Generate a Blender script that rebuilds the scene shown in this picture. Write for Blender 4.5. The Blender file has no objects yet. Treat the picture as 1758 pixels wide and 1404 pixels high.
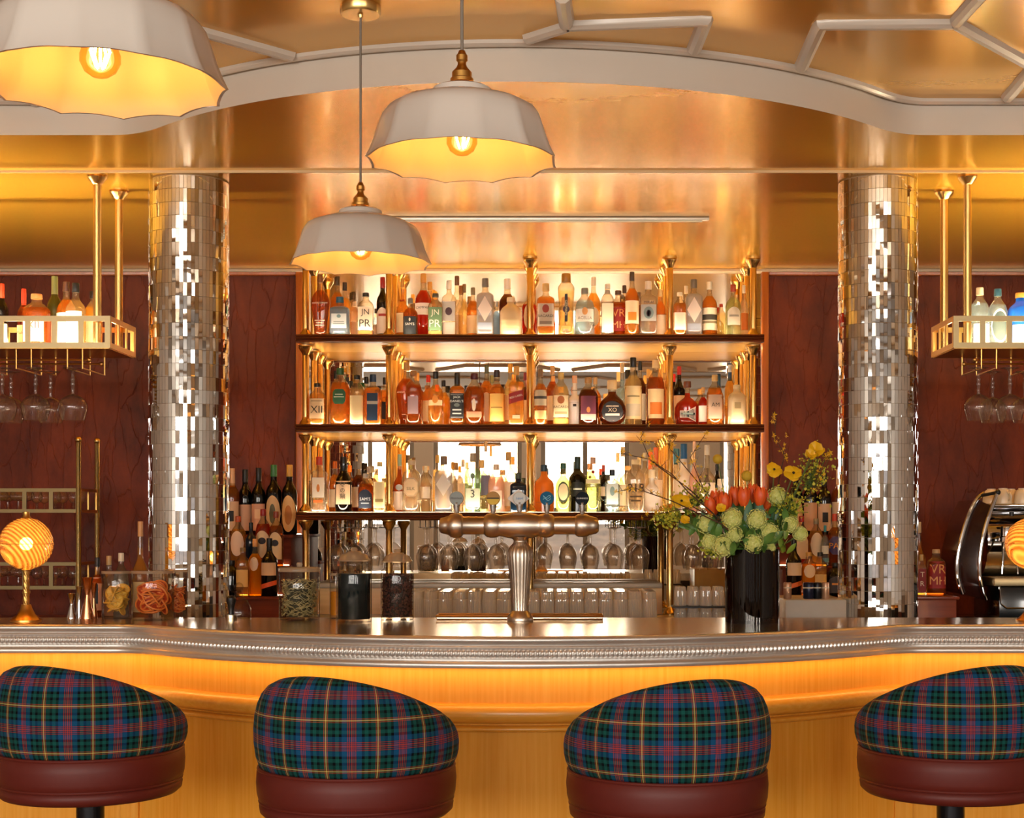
import bpy, bmesh, math, random
from mathutils import Vector, Matrix

# ------------------------------------------------------------------ camera, sky, light, exposure
SC = bpy.context.scene
COL = SC.collection
rnd = random.Random(11)
PI = math.pi
F, CX, CY, H = 2590.0, 965.0, 899.0, 1.42      # focal length in pixels, eye point, eye height


def PX(px, d):
    return (px - CX) * d / F


def PZ(py, d):
    return H + (CY - py) * d / F


cam = bpy.data.cameras.new('camera')
cam.sensor_width = 36.0
cam.lens = F / 1758 * 36
cam.shift_x = -(CX - 879) / 1758
cam.shift_y = (CY - 702) / 1758
cam.clip_start = 0.05
camo = bpy.data.objects.new('camera', cam)
camo.location = (0, 0, H)
camo.rotation_euler = (PI / 2, 0, 0)
COL.objects.link(camo)
SC.camera = camo

world = bpy.data.worlds.new('sky')
SC.world = world
world.use_nodes = True
world.node_tree.nodes['Background'].inputs[0].default_value = (0.86, 0.93, 1.0, 1)
world.node_tree.nodes['Background'].inputs[1].default_value = 1.3

SC.view_settings.view_transform = 'Standard'
SC.view_settings.look = 'None'
SC.view_settings.gamma = 1.0
SC.view_settings.use_curve_mapping = False
SC.view_settings.exposure = 0.9
cy = SC.cycles
cy.max_bounces = 10
cy.diffuse_bounces = 3
cy.glossy_bounces = 6
cy.transmission_bounces = 8
cy.transparent_max_bounces = 48
cy.sample_clamp_indirect = 6.0
cy.blur_glossy = 0.6
cy.use_denoising = True

ROOM_BACK = -4.2          # window wall behind the photographer
WALL_Y = 7.7              # mirror and leather wall behind the bar
WINDOWS = [(-5.3, 1.15), (-3.9, 1.15), (-2.5, 1.15), (-1.1, 1.15), (0.3, 1.15), (2.55, 1.0), (4.6, 1.0)]   # centre x, width
WIN_Z0, WIN_Z1 = 0.62, 2.62


def area(name, loc, rot, sx, sy, watts, color):
    l = bpy.data.lights.new(name, 'AREA')
    l.shape = 'RECTANGLE'
    l.size, l.size_y = sx, sy
    l.energy = watts
    l.color = color
    o = bpy.data.objects.new(name, l)
    o.location = loc
    o.rotation_euler = rot
    COL.objects.link(o)
    return o


for wx, ww in WINDOWS:     # daylight standing in the upper part of each window; the street shows below
    area('window_daylight', (wx, ROOM_BACK - 0.25, (1.42 + WIN_Z1) / 2), (PI / 2, 0, 0), ww, WIN_Z1 - 1.42, 50, (1.0, 0.90, 0.78))

# ------------------------------------------------------------------ materials


def lin(c):
    if isinstance(c, str):
        c = c.lstrip('#')
        c = [int(c[i:i + 2], 16) / 255 for i in (0, 2, 4)]
        return tuple(((v + 0.055) / 1.055) ** 2.4 if v > 0.04045 else v / 12.92 for v in c) + (1,)
    return tuple(c) + ((1,) if len(c) == 3 else ())


MATS = {}


def newmat(name):
    m = bpy.data.materials.new(name)
    m.use_nodes = True
    nt = m.node_tree
    for n in list(nt.nodes):
        nt.nodes.remove(n)
    out = nt.nodes.new('ShaderNodeOutputMaterial')
    MATS[name] = m
    return m, nt, out


def N(nt, kind, **kw):
    n = nt.nodes.new('ShaderNode' + kind)
    for k, v in kw.items():
        if k.startswith('i_'):
            n.inputs[k[2:].replace('_', ' ')].default_value = v
        else:
            setattr(n, k, v)
    return n


def pbr(name, col, rough=0.5, metal=0.0, coat=0.0, coatr=0.1, spec=0.5, sheen=0.0, emit=None, es=0.0, noise=None, bump=None, sss=0.0):
    """noise=(scale, stretch xyz, colour2, detail[, low, high]); bump=(scale, strength, distance, stretch)"""
    if name in MATS:
        return MATS[name]
    m, nt, out = newmat(name)
    p = N(nt, 'BsdfPrincipled')
    p.inputs['Base Color'].default_value = lin(col)
    p.inputs['Roughness'].default_value = rough
    p.inputs['Metallic'].default_value = metal
    p.inputs['Coat Weight'].default_value = coat
    p.inputs['Coat Roughness'].default_value = coatr
    p.inputs['Specular IOR Level'].default_value = spec
    p.inputs['Sheen Weight'].default_value = sheen
    if sss:
        p.inputs['Subsurface Weight'].default_value = sss
        p.inputs['Subsurface Radius'].default_value = (0.01, 0.006, 0.003)
    if emit is not None:
        p.inputs['Emission Color'].default_value = lin(emit)
        p.inputs['Emission Strength'].default_value = es
    nt.links.new(p.outputs[0], out.inputs[0])
    tc = None
    if noise or bump:
        tc = N(nt, 'TexCoord')
    if noise:
        mp = N(nt, 'Mapping')
        mp.inputs['Scale'].default_value = noise[1]
        nz = N(nt, 'TexNoise')
        nz.inputs['Scale'].default_value = noise[0]
        nz.inputs['Detail'].default_value = noise[3]
        cr = N(nt, 'ValToRGB')
        lo, hi = (noise[4], noise[5]) if len(noise) > 5 else (0.3, 0.7)
        cr.color_ramp.elements[0].position = lo
        cr.color_ramp.elements[1].position = hi
        cr.color_ramp.elements[0].color = lin(col)
        cr.color_ramp.elements[1].color = lin(noise[2])
        nt.links.new(tc.outputs['Object'], mp.inputs[0])
        nt.links.new(mp.outputs[0], nz.inputs[0])
        nt.links.new(nz.outputs[0], cr.inputs[0])
        nt.links.new(cr.outputs[0], p.inputs['Base Color'])
    if bump:
        mp = N(nt, 'Mapping')
        mp.inputs['Scale'].default_value = bump[3]
        nz = N(nt, 'TexNoise')
        nz.inputs['Scale'].default_value = bump[0]
        nz.inputs['Detail'].default_value = 3
        b = N(nt, 'Bump')
        b.inputs['Strength'].default_value = bump[1]
        b.inputs['Distance'].default_value = bump[2]
        nt.links.new(tc.outputs['Object'], mp.inputs[0])
        nt.links.new(mp.outputs[0], nz.inputs[0])
        nt.links.new(nz.outputs[0], b.inputs['Height'])
        nt.links.new(b.outputs[0], p.inputs['Normal'])
        if coat:
            nt.links.new(b.outputs[0], p.inputs['Coat Normal'])
    return m


def glassy(name, col, body=0.0, bodycol=None, edge=0.55, rough=0.02, gloss=1.0, blend=0.35):
    """thin clear or tinted glass: light passes straight on, rims and glancing angles darken and reflect"""
    if name in MATS:
        return MATS[name]
    m, nt, out = newmat(name)
    c = lin(col)
    lw = N(nt, 'LayerWeight')
    lw.inputs['Blend'].default_value = blend
    mixc = N(nt, 'MixRGB')
    mixc.inputs[1].default_value = c
    mixc.inputs[2].default_value = (c[0] * edge, c[1] * edge, c[2] * edge, 1)
    nt.links.new(lw.outputs['Facing'], mixc.inputs[0])
    tr = N(nt, 'BsdfTransparent')
    nt.links.new(mixc.outputs[0], tr.inputs[0])
    last = tr
    if body > 0:
        bc = lin(bodycol or col)
        tl = N(nt, 'BsdfTranslucent')
        df = N(nt, 'BsdfDiffuse')
        tl.inputs[0].default_value = bc
        df.inputs[0].default_value = bc
        m1 = N(nt, 'MixShader')
        m1.inputs[0].default_value = 0.5
        nt.links.new(tl.outputs[0], m1.inputs[1])
        nt.links.new(df.outputs[0], m1.inputs[2])
        m2 = N(nt, 'MixShader')
        m2.inputs[0].default_value = body
        nt.links.new(tr.outputs[0], m2.inputs[1])
        nt.links.new(m1.outputs[0], m2.inputs[2])
        last = m2
    gl = N(nt, 'BsdfGlossy')
    gl.inputs['Roughness'].default_value = rough
    lw2 = N(nt, 'LayerWeight')
    lw2.inputs['Blend'].default_value = 0.5
    pw = N(nt, 'Math', operation='POWER')
    pw.inputs[1].default_value = 4.5
    nt.links.new(lw2.outputs['Facing'], pw.inputs[0])
    mul = N(nt, 'Math', operation='MULTIPLY_ADD')
    mul.inputs[1].default_value = 0.7 * gloss
    mul.inputs[2].default_value = 0.045 * gloss
    nt.links.new(pw.outputs[0], mul.inputs[0])
    mx = N(nt, 'MixShader')
    nt.links.new(mul.outputs[0], mx.inputs[0])
    nt.links.new(last.outputs[0], mx.inputs[1])
    nt.links.new(gl.outputs[0], mx.inputs[2])
    nt.links.new(mx.outputs[0], out.inputs[0])
    return m


def emission(name, col, strength):
    if name in MATS:
        return MATS[name]
    m, nt, out = newmat(name)
    e = N(nt, 'Emission')
    e.inputs[0].default_value = lin(col)
    e.inputs[1].default_value = strength
    nt.links.new(e.outputs[0], out.inputs[0])
    return m


def flat(hexcol, rough=0.6):
    return pbr('paint_' + hexcol.strip('#') + ('' if rough == 0.6 else '_%d' % (rough * 100)), hexcol, rough)


gold_ceiling = pbr('caramel lacquer', '#f0b840', 0.22, 0.55, 0.3, 0.10, noise=(1.2, (1, 1, 1), '#ecb036', 2), bump=(16, 0.05, 0.004, (1, 1, 1)))
white_trim = pbr('white gloss paint', '#ded2c4', 0.35, 0, 0.5, 0.15)
leather_wall = None
zinc = pbr('polished pewter', '#e4e0db', 0.36, 0.8, noise=(6, (1, 1, 1), '#d6d0ca', 3))
worktop_metal = pbr('worktop pewter', '#dfcfb8', 0.2, 1.0, noise=(5, (0.4, 3, 1), '#d2bfa2', 3))
tap_metal = pbr('satin pewter', '#d2c6b8', 0.34, 1.0)
brass = pbr('polished brass', '#e2c07c', 0.26, 1.0)
brass_soft = pbr('satin brass', '#d2a55c', 0.3, 1.0)
champagne = pbr('brushed champagne metal', '#ad9a74', 0.42, 1.0, bump=(60, 0.05, 0.001, (1, 1, 1)))
chrome = pbr('chrome', '#d8d8da', 0.06, 1.0)
steel_dark = pbr('dark steel', '#2b2c30', 0.25, 0.8)
mirror_m = pbr('mirror glass', '#efe4d4', 0.0, 1.0)
tile_m = pbr('mirror tile glass', '#f6f7f8', 0.02, 1.0)
grout = pbr('tile backing', '#b79a78', 0.6)
honey = pbr('honey veneer', '#fab648', 0.5, 0, 0.0, 0.25, spec=0.22, noise=(7, (14, 14, 0.5), '#f0a430', 4), bump=(20, 0.03, 0.001, (10, 10, 0.4)))
honey_gloss = pbr('honey gloss moulding', '#fab648', 0.35, 0, 0.5, 0.2, noise=(7, (1, 14, 14), '#f0a430', 3))
riser_wood = pbr('dull red wood', '#6a2c18', 0.65, spec=0.15, noise=(8, (0.6, 8, 8), '#58220f', 4))
orange_wood = pbr('orange stained wood', '#b5621a', 0.35, 0, 0.4, 0.2, noise=(8, (10, 10, 0.6), '#a35212', 4))
red_wood = pbr('red stained wood', '#8a3a1c', 0.32, 0, 0.5, 0.2, noise=(8, (0.6, 8, 8), '#7a2f16', 4))
shelf_wood = pbr('mahogany shelf edge', '#5e2714', 0.28, 0, 0.6, 0.15, noise=(8, (0.5, 8, 8), '#4c1c0e', 4))
shelf_light = pbr('pale sycamore', '#dcb066', 0.3, 0, 0.4, 0.15, noise=(5, (0.5, 8, 8), '#cf9e50', 4))
maroon = pbr('maroon leather', '#621f17', 0.5, 0, 0.05, 0.3, spec=0.35, bump=(240, 0.08, 0.001, (1, 1, 1)))
ceramic = pbr('white glazed ceramic', '#e5dfd8', 0.22, 0, 0.4, 0.1)
ceramic_in = pbr('cream glaze', '#f1d3a8', 0.5)
stone = pbr('pale stone', '#b9b0a2', 0.35, noise=(6, (1, 1, 1), '#a79c8c', 5))
floor_m = pbr('oak floor', '#a68c70', 0.4, noise=(5, (0.6, 9, 1), '#917860', 4))
plaster = pbr('pale plaster', '#e2d8cc', 0.8)
mullion_m = pbr('grey painted frame', '#9b948c', 0.5)
black_plastic = pbr('black plastic', '#141416', 0.4)
dark_cab = pbr('dark cabinet', '#1f1a1a', 0.5)
cord_m = pbr('grey braided flex', '#8d8378', 0.8)

# cracked lacquered leather on the wall
m, nt, out = newmat('oxblood leather')
leather_wall = m
p = N(nt, 'BsdfPrincipled')
tc = N(nt, 'TexCoord')
mp = N(nt, 'Mapping')
mp.inputs['Scale'].default_value = (1.6, 1.0, 0.7)
n1 = N(nt, 'TexNoise')
n1.inputs['Scale'].default_value = 2.2
n1.inputs['Detail'].default_value = 6
n1.inputs['Roughness'].default_value = 0.65
cr = N(nt, 'ValToRGB')
cr.color_ramp.elements[0].position = 0.34
cr.color_ramp.elements[0].color = lin('#42160b')
cr.color_ramp.elements[1].position = 0.7
cr.color_ramp.elements[1].color = lin('#82391a')
mp2 = N(nt, 'Mapping')
mp2.inputs['Scale'].default_value = (9, 1.0, 2.2)
n2 = N(nt, 'TexNoise')
n2.inputs['Scale'].default_value = 1.4
n2.inputs['Detail'].default_value = 4
vm = N(nt, 'VectorMath', operation='ADD')
vo = N(nt, 'TexVoronoi', feature='DISTANCE_TO_EDGE')
vo.inputs['Scale'].default_value = 1.3
cr2 = N(nt, 'ValToRGB')
cr2.color_ramp.elements[0].position = 0.0
cr2.color_ramp.elements[0].color = (1, 1, 1, 1)
cr2.color_ramp.elements[1].position = 0.025
cr2.color_ramp.elements[1].color = (0, 0, 0, 1)
n3 = N(nt, 'TexNoise')
n3.inputs['Scale'].default_value = 45
n3.inputs['Detail'].default_value = 3
add = N(nt, 'Math', operation='MULTIPLY_ADD')
add.inputs[1].default_value = 0.25
b = N(nt, 'Bump')
b.inputs['Strength'].default_value = 0.4
b.inputs['Distance'].default_value = 0.004
L = nt.links.new
L(tc.outputs['Object'], mp.inputs[0])
L(mp.outputs[0], n1.inputs[0])
L(n1.outputs[0], cr.inputs[0])
L(cr.outputs[0], p.inputs['Base Color'])
L(tc.outputs['Object'], mp2.inputs[0])
L(mp2.outputs[0], n2.inputs[0])
L(mp2.outputs[0], vm.inputs[0])
L(n2.outputs[1], vm.inputs[1])
L(vm.outputs[0], vo.inputs[0])
L(vo.outputs[0], cr2.inputs[0])
L(tc.outputs['Object'], n3.inputs[0])
L(n3.outputs[0], add.inputs[0])
L(cr2.outputs[0], add.inputs[2])
L(add.outputs[0], b.inputs['Height'])
L(b.outputs[0], p.inputs['Normal'])
p.inputs['Roughness'].default_value = 0.45
p.inputs['Specular IOR Level'].default_value = 0.18
L(p.outputs[0], out.inputs[0])

# tartan: a warp and a weft sett, mixed like a plain weave
m, nt, out = newmat('tartan wool')
tartan = m
p = N(nt, 'BsdfPrincipled')
uv = N(nt, 'UVMap')
sep = N(nt, 'SeparateXYZ')
nt.links.new(uv.outputs[0], sep.inputs[0])
SETT = [(0.0, '#cdb062'), (0.012, '#06080c'), (0.028, '#b8542a'), (0.042, '#0f3f3a'), (0.13, '#05090e'), (0.185, '#12504a'), (0.255, '#060b12'), (0.31, '#134a72'),
        (0.40, '#123a5c'), (0.415, '#a8382f'), (0.432, '#123456'), (0.45, '#a8382f'), (0.468, '#1a3050'), (0.485, '#ae3e34'), (0.5, '#ae3e34')]
full = [(t, c) for t, c in SETT]
mirrored = []
for k in range(len(SETT) - 1, -1, -1):
    t0 = SETT[k][0]
    c = SETT[k - 1][1] if k > 0 else None
    if c and t0 > 0:
        mirrored.append((1 - t0, c))
full = [x for x in full if x[0] < 0.5] + [x for x in mirrored if x[0] > 0.5]


def sett_ramp(sock):
    fr = N(nt, 'Math', operation='FRACT')
    nt.links.new(sock, fr.inputs[0])
    r = N(nt, 'ValToRGB')
    r.color_ramp.interpolation = 'CONSTANT'
    els = r.color_ramp.elements
    els[0].position = 0.0
    els[0].color = lin(full[0][1])
    els[1].position = full[1][0]
    els[1].color = lin(full[1][1])
    for t, c in full[2:]:
        e = els.new(t)
        e.color = lin(c)
    nt.links.new(fr.outputs[0], r.inputs[0])
    return r


ra, rb = sett_ramp(sep.outputs[0]), sett_ramp(sep.outputs[1])
mx = N(nt, 'MixRGB')
mx.inputs[0].default_value = 0.5
nt.links.new(ra.outputs[0], mx.inputs[1])
nt.links.new(rb.outputs[0], mx.inputs[2])
nt.links.new(mx.outputs[0], p.inputs['Base Color'])
p.inputs['Roughness'].default_value = 0.85
p.inputs['Sheen Weight'].default_value = 0.03
p.inputs['Specular IOR Level'].default_value = 0.12
tcc = N(nt, 'TexCoord')
nzz = N(nt, 'TexNoise')
nzz.inputs['Scale'].default_value = 700
bb = N(nt, 'Bump')
bb.inputs['Strength'].default_value = 0.15
bb.inputs['Distance'].default_value = 0.001
nt.links.new(tcc.outputs['Object'], nzz.inputs[0])
nt.links.new(nzz.outputs[0], bb.inputs['Height'])
nt.links.new(bb.outputs[0], p.inputs['Normal'])
nt.links.new(p.outputs[0], out.inputs[0])

ribbed_glass = glassy('ribbed tumbler glass', '#f8f5f0', 0.38, '#fbf8f2', 0.75)
stem_glass = glassy('stemware glass', '#f8f3ec', 0.035, '#ffffff', 0.62, gloss=1.5, blend=0.3)
jar_glass = glassy('jar glass', '#f8f4ec', 0.008, '#ffffff', 0.6, gloss=0.8, blend=0.3)
lid_glass = glassy('moulded lid glass', '#e6d6bc', 0.38, '#fbeacf', 0.45, rough=0.08)
window_glass = glassy('window glass', '#fbfdff', 0.0, None, 0.9)
vase_glass = glassy('smoked brown vase glass', '#5e3a28', 0.10, '#3a1a0e', 0.5)
globe_glass = None

# swirled amber globe
m, nt, out = newmat('amber swirl glass')
globe_glass = m
tc = N(nt, 'TexCoord')
wv = N(nt, 'TexWave', wave_type='BANDS', bands_direction='DIAGONAL')
wv.inputs['Scale'].default_value = 30
wv.inputs['Distortion'].default_value = 1.2
wv.inputs['Detail'].default_value = 0.6
nt.links.new(tc.outputs['Object'], wv.inputs[0])
crr = N(nt, 'ValToRGB')
crr.color_ramp.elements[0].color = lin('#b8641a')
crr.color_ramp.elements[1].color = lin('#f5b860')
nt.links.new(wv.outputs[0], crr.inputs[0])
bp = N(nt, 'Bump')
bp.inputs['Strength'].default_value = 0.6
bp.inputs['Distance'].default_value = 0.004
nt.links.new(wv.outputs[0], bp.inputs['Height'])
tr = N(nt, 'BsdfTransparent')
tl = N(nt, 'BsdfTranslucent')
gl = N(nt, 'BsdfGlossy')
gl.inputs['Roughness'].default_value = 0.06
nt.links.new(crr.outputs[0], tr.inputs[0])
nt.links.new(crr.outputs[0], tl.inputs[0])
nt.links.new(bp.outputs[0], gl.inputs['Normal'])
nt.links.new(bp.outputs[0], tl.inputs['Normal'])
ms = N(nt, 'MixShader')
ms.inputs[0].default_value = 0.45
nt.links.new(tr.outputs[0], ms.inputs[1])
nt.links.new(tl.outputs[0], ms.inputs[2])
fr = N(nt, 'LayerWeight')
fr.inputs['Blend'].default_value = 0.3
nt.links.new(bp.outputs[0], fr.inputs['Normal'])
ms2 = N(nt, 'MixShader')
nt.links.new(fr.outputs['Facing'], ms2.inputs[0])
nt.links.new(ms.outputs[0], ms2.inputs[1])
nt.links.new(gl.outputs[0], ms2.inputs[2])
nt.links.new(ms2.outputs[0], out.inputs[0])

bulb_glow = emission('filament glow', '#ffd08a', 60)
led_warm = emission('warm led', '#ffe6b6', 30)
led_dim = emission('dim led', '#ffdcae', 7)
led_label_fill = emission('added label fill led', '#ffe4c0', 34)  # glow of the added fill strips, not of a known lamp
led_bar = emission('amber led', '#ffb768', 12)
led_white = emission('soft white led', '#ffe6bc', 210)

# ------------------------------------------------------------------ mesh helpers


class MB:
    def __init__(s):
        s.v, s.f, s.m = [], [], []

    def add(s, vs, fs, mi=0):
        o = len(s.v)
        s.v += [tuple(v) for v in vs]
        s.f += [tuple(i + o for i in f) for f in fs]
        s.m += [mi] * len(fs)
        return s

    def box(s, x0, x1, y0, y1, z0, z1, mi=0):
        vs = [(x, y, z) for z in (z0, z1) for y in (y0, y1) for x in (x0, x1)]
        return s.add(vs, [(0, 2, 3, 1), (4, 5, 7, 6), (0, 1, 5, 4), (2, 6, 7, 3), (0, 4, 6, 2), (1, 3, 7, 5)], mi)

    def cbox(s, x0, x1, y0, y1, z0, z1, c, mi=0):
        """box with chamfered edges"""
        bm = bmesh.new()
        bmesh.ops.create_cube(bm, size=1)
        for v in bm.verts:
            v.co = Vector(((x0 + x1) / 2 + v.co.x * (x1 - x0), (y0 + y1) / 2 + v.co.y * (y1 - y0), (z0 + z1) / 2 + v.co.z * (z1 - z0)))
        bmesh.ops.bevel(bm, geom=list(bm.edges), offset=c, segments=2, affect='EDGES', profile=0.5)
        bm.verts.index_update()
        s.add([v.co for v in bm.verts], [[v.index for v in f.verts] for f in bm.faces], mi)
        bm.free()
        return s

    def lathe(s, prof, seg=20, c=(0, 0, 0), axis='z', mi=0, rfun=None, zfun=None, mfun=None):
        """prof: list of (r, h); closed at r=0"""
        rings = []
        vs = []
        for (r, h) in prof:
            if r < 1e-6:
                rings.append([len(vs)])
                vs.append((0, 0, h))
            else:
                ring = []
                for k in range(seg):
                    a = 2 * PI * k / seg
                    rr = r * (rfun(a, h) if rfun else 1)
                    zz = h + (zfun(a, h) if zfun else 0)
                    ring.append(len(vs))
                    vs.append((rr * math.cos(a), rr * math.sin(a), zz))
                rings.append(ring)
        fs, ms = [], []
        for i in range(len(rings) - 1):
            a, b = rings[i], rings[i + 1]
            mm = mfun(i) if mfun else mi
            if len(a) == 1 and len(b) == 1:
                continue
            for k in range(seg):
                k2 = (k + 1) % seg
                if len(a) == 1:
                    fs.append((a[0], b[k2], b[k]))
                elif len(b) == 1:
                    fs.append((a[k], a[k2], b[0]))
                else:
                    fs.append((a[k], a[k2], b[k2], b[k]))
                ms.append(mm)
        if axis == 'x':
            vs = [(z, x, y) for x, y, z in vs]
        elif axis == 'y':
            vs = [(y, z, x) for x, y, z in vs]
        vs = [(x + c[0], y + c[1], z + c[2]) for x, y, z in vs]
        o = len(s.v)
        s.v += vs
        s.f += [tuple(i + o for i in f) for f in fs]
        s.m += ms
        return s

    def tube(s, pts, r, seg=8, mi=0, closed=False, caps=True, squash=None):
        """tube through pts; r a number or list"""
        P = [Vector(p) for p in pts]
        n = len(P)
        rs = r if isinstance(r, (list, tuple)) else [r] * n
        vs, rings = [], []
        up = None
        for i in range(n):
            if closed:
                t = (P[(i + 1) % n] - P[i - 1])
            else:
                t = P[min(i + 1, n - 1)] - P[max(i - 1, 0)]
            t.normalize()
            if up is None:
                up = Vector((0, 0, 1)) if abs(t.z) < 0.9 else Vector((1, 0, 0))
            u = up - t * up.dot(t)
            if u.length < 1e-5:
                u = Vector((1, 0, 0)) - t * t.x
            u.normalize()
            w = t.cross(u)
            up = u
            ring = []
            for k in range(seg):
                a = 2 * PI * k / seg
                ring.append(len(vs))
                vs.append(P[i] + (u * math.sin(a) * (squash or 1) + w * math.cos(a)) * rs[i])
            rings.append(ring)
        fs = []
        for i in range(n if closed else n - 1):
            a, b = rings[i], rings[(i + 1) % n]
            for k in range(seg):
                k2 = (k + 1) % seg
                fs.append((a[k], a[k2], b[k2], b[k]))
        if caps and not closed:
            fs.append(tuple(reversed(rings[0])))
            fs.append(tuple(rings[-1]))
        return s.add(vs, fs, mi)

    def sphere(s, c, r, seg=14, rings=8, mi=0, sz=1.0):
        prof = [(r * math.sin(PI * i / rings), -r * sz * math.cos(PI * i / rings)) for i in range(rings + 1)]
        prof[0] = (0, -r * sz)
        prof[-1] = (0, r * sz)
        return s.lathe(prof, seg, c, mi=mi)

    def mesh(s, name, mats, smooth=35):
        me = bpy.data.meshes.new(name)
        me.from_pydata(s.v, [], s.f)
        mats = mats if isinstance(mats, (list, tuple)) else [mats]
        for m_ in mats:
            me.materials.append(m_)
        if len(mats) > 1:
            me.polygons.foreach_set('material_index', s.m)
        if smooth is not None:
            me.shade_smooth()
            if smooth < 180:
                me.set_sharp_from_angle(angle=math.radians(smooth))
        me.update()
        return me

    def build(s, name, mats, parent=None, loc=(0, 0, 0), rot=(0, 0, 0), smooth=35, fix=True):
        me = s.mesh(name, mats, smooth)
        if fix:
            bm = bmesh.new()
            bm.from_mesh(me)
            bmesh.ops.recalc_face_normals(bm, faces=bm.faces)
            bm.to_mesh(me)
            bm.free()
        return link(name, me, parent, loc, rot)


def link(name, me, parent=None, loc=(0, 0, 0), rot=(0, 0, 0), scale=None):
    o = bpy.data.objects.new(name, me)
    o.location = loc
    o.rotation_euler = rot
    if scale:
        o.scale = scale
    if parent:
        o.parent = parent
    COL.objects.link(o)
    return o


def tag(o, label, cat, group=None, kind=None):
    o['label'] = label
    o['category'] = cat
    if group:
        o['group'] = group
    if kind:
        o['kind'] = kind
    return o


def empty(name, loc, label, cat, group=None, rotz=0):
    o = bpy.data.objects.new(name, None)
    o.location = loc
    o.rotation_euler = (0, 0, rotz)
    o.empty_display_size = 0.05
    COL.objects.link(o)
    return tag(o, label, cat, group)


def struct(o, label=None):
    o['kind'] = 'structure'
    if label:
        o['label'] = label
    return o


def copy_tree(o, parent=None):
    c = o.copy()
    COL.objects.link(c)
    c.parent = parent
    for ch in list(o.children):
        copy_tree(ch, c)
    return c


ORD = ['first', 'second', 'third', 'fourth', 'fifth', 'sixth', 'seventh', 'eighth', 'ninth', 'tenth', 'eleventh', 'twelfth', 'thirteenth', 'fourteenth',
       'fifteenth', 'sixteenth', 'seventeenth', 'eighteenth', 'nineteenth', 'twentieth', 'twenty-first', 'twenty-second', 'twenty-third', 'twenty-fourth', 'twenty-fifth']

# lettering: every word is turned into a flat mesh once, before the scene grows
WORDS = ["ANGEL'S ENVY", 'JN', 'PR', 'CAMPARI', 'BACARDI', 'ACELLA', 'VR', 'MH', 'XII', "JACK", "DANIEL'S", 'RED LABEL', 'XO', '3', '冬', 'の', '華',
         '918', '2', 'GUINNESS', '1664', 'PRAVHA', 'SOUTH', 'PAS', 'T', 'R', 'GIN', 'RON', 'SILK', 'PLYMOUTH', 'MARTINI', 'No.8', 'Maker', 'GERMAIN', 'MIRAI', 'SEVEN', 'AM', 'RUM', 'TAILS', 'SAM\'S']
TXT = {}
_tmp = []
for w_ in WORDS:
    cu = bpy.data.curves.new('lettering', 'FONT')
    cu.body = w_
    cu.align_x = 'CENTER'
    cu.resolution_u = 2
    o_ = bpy.data.objects.new('lettering', cu)
    COL.objects.link(o_)
    _tmp.append((w_, o_, cu))
bpy.context.view_layer.update()
_dg = bpy.context.evaluated_depsgraph_get()
for w_, o_, cu in _tmp:
    me_ = o_.evaluated_get(_dg).to_mesh()
    vs_ = [v.co.copy() for v in me_.vertices]
    fs_ = [tuple(p_.vertices) for p_ in me_.polygons]
    o_.evaluated_get(_dg).to_mesh_clear()
    if vs_:
        x0_, x1_ = min(v.x for v in vs_), max(v.x for v in vs_)
        y0_, y1_ = min(v.y for v in vs_), max(v.y for v in vs_)
        hh_ = max(y1_ - y0_, 1e-4)
        TXT[w_] = ([((v.x - (x0_ + x1_) / 2) / hh_, (v.y - (y0_ + y1_) / 2) / hh_) for v in vs_], fs_, (x1_ - x0_) / hh_)
    bpy.data.objects.remove(o_)
    bpy.data.curves.remove(cu)

# ------------------------------------------------------------------ room shell
CEIL_LOW = PZ(460, WALL_Y)            # caramel soffit over the bar
CEIL_UP = CEIL_LOW + 0.113            # raised ceiling over the room
XL, XR = -6.2, 6.2

b = MB().box(XL, XR, ROOM_BACK - 0.2, WALL_Y + 0.1, -0.1, 0.0)
struct(b.build('floor', floor_m, smooth=None), 'oak floor of the bar room')
struct(MB().box(XL - 0.15, XL, ROOM_BACK, WALL_Y, 0, CEIL_UP).build('wall_left', plaster, smooth=None))
struct(MB().box(XR, XR + 0.15, ROOM_BACK, WALL_Y, 0, CEIL_UP).build('wall_right', plaster, smooth=None))

# window wall behind the photographer, seen in the mirrors
b = MB()
b.box(XL, XR, ROOM_BACK - 0.15, ROOM_BACK, 0, WIN_Z0)
b.box(XL, XR, ROOM_BACK - 0.15, ROOM_BACK, WIN_Z1, CEIL_UP)
edges = [XL]
for wx, ww in WINDOWS:
    edges += [wx - ww / 2, wx + ww / 2]
edges.append(XR)
for k in range(0, len(edges), 2):
    b.box(edges[k], edges[k + 1], ROOM_BACK - 0.15, ROOM_BACK, WIN_Z0, WIN_Z1)
struct(b.build('wall_front', plaster, smooth=None))
for k, (wx, ww) in enumerate(WINDOWS):
    b = MB()
    x0, x1 = wx - ww / 2, wx + ww / 2
    y0, y1 = ROOM_BACK - 0.10, ROOM_BACK - 0.04
    b.box(x0, x0 + 0.06, y0, y1, WIN_Z0, WIN_Z1).box(x1 - 0.06, x1, y0, y1, WIN_Z0, WIN_Z1)
    b.box(x0 + 0.06, x1 - 0.06, y0, y1, WIN_Z0, WIN_Z0 + 0.06).box(x0 + 0.06, x1 - 0.06, y0, y1, WIN_Z1 - 0.06, WIN_Z1)
    b.box(wx - 0.03, wx + 0.03, y0, y1, WIN_Z0 + 0.06, WIN_Z1 - 0.06)
    wo = struct(b.build('window_%d' % (k + 1), mullion_m, smooth=None))
    for s in (-1, 1):
        a, c = (x0 + 0.06, wx - 0.03) if s < 0 else (wx + 0.03, x1 - 0.06)
        MB().box(a, c, ROOM_BACK - 0.075, ROOM_BACK - 0.068, WIN_Z0 + 0.06, WIN_Z1 - 0.06).build('pane', window_glass, wo, smooth=None)

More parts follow.
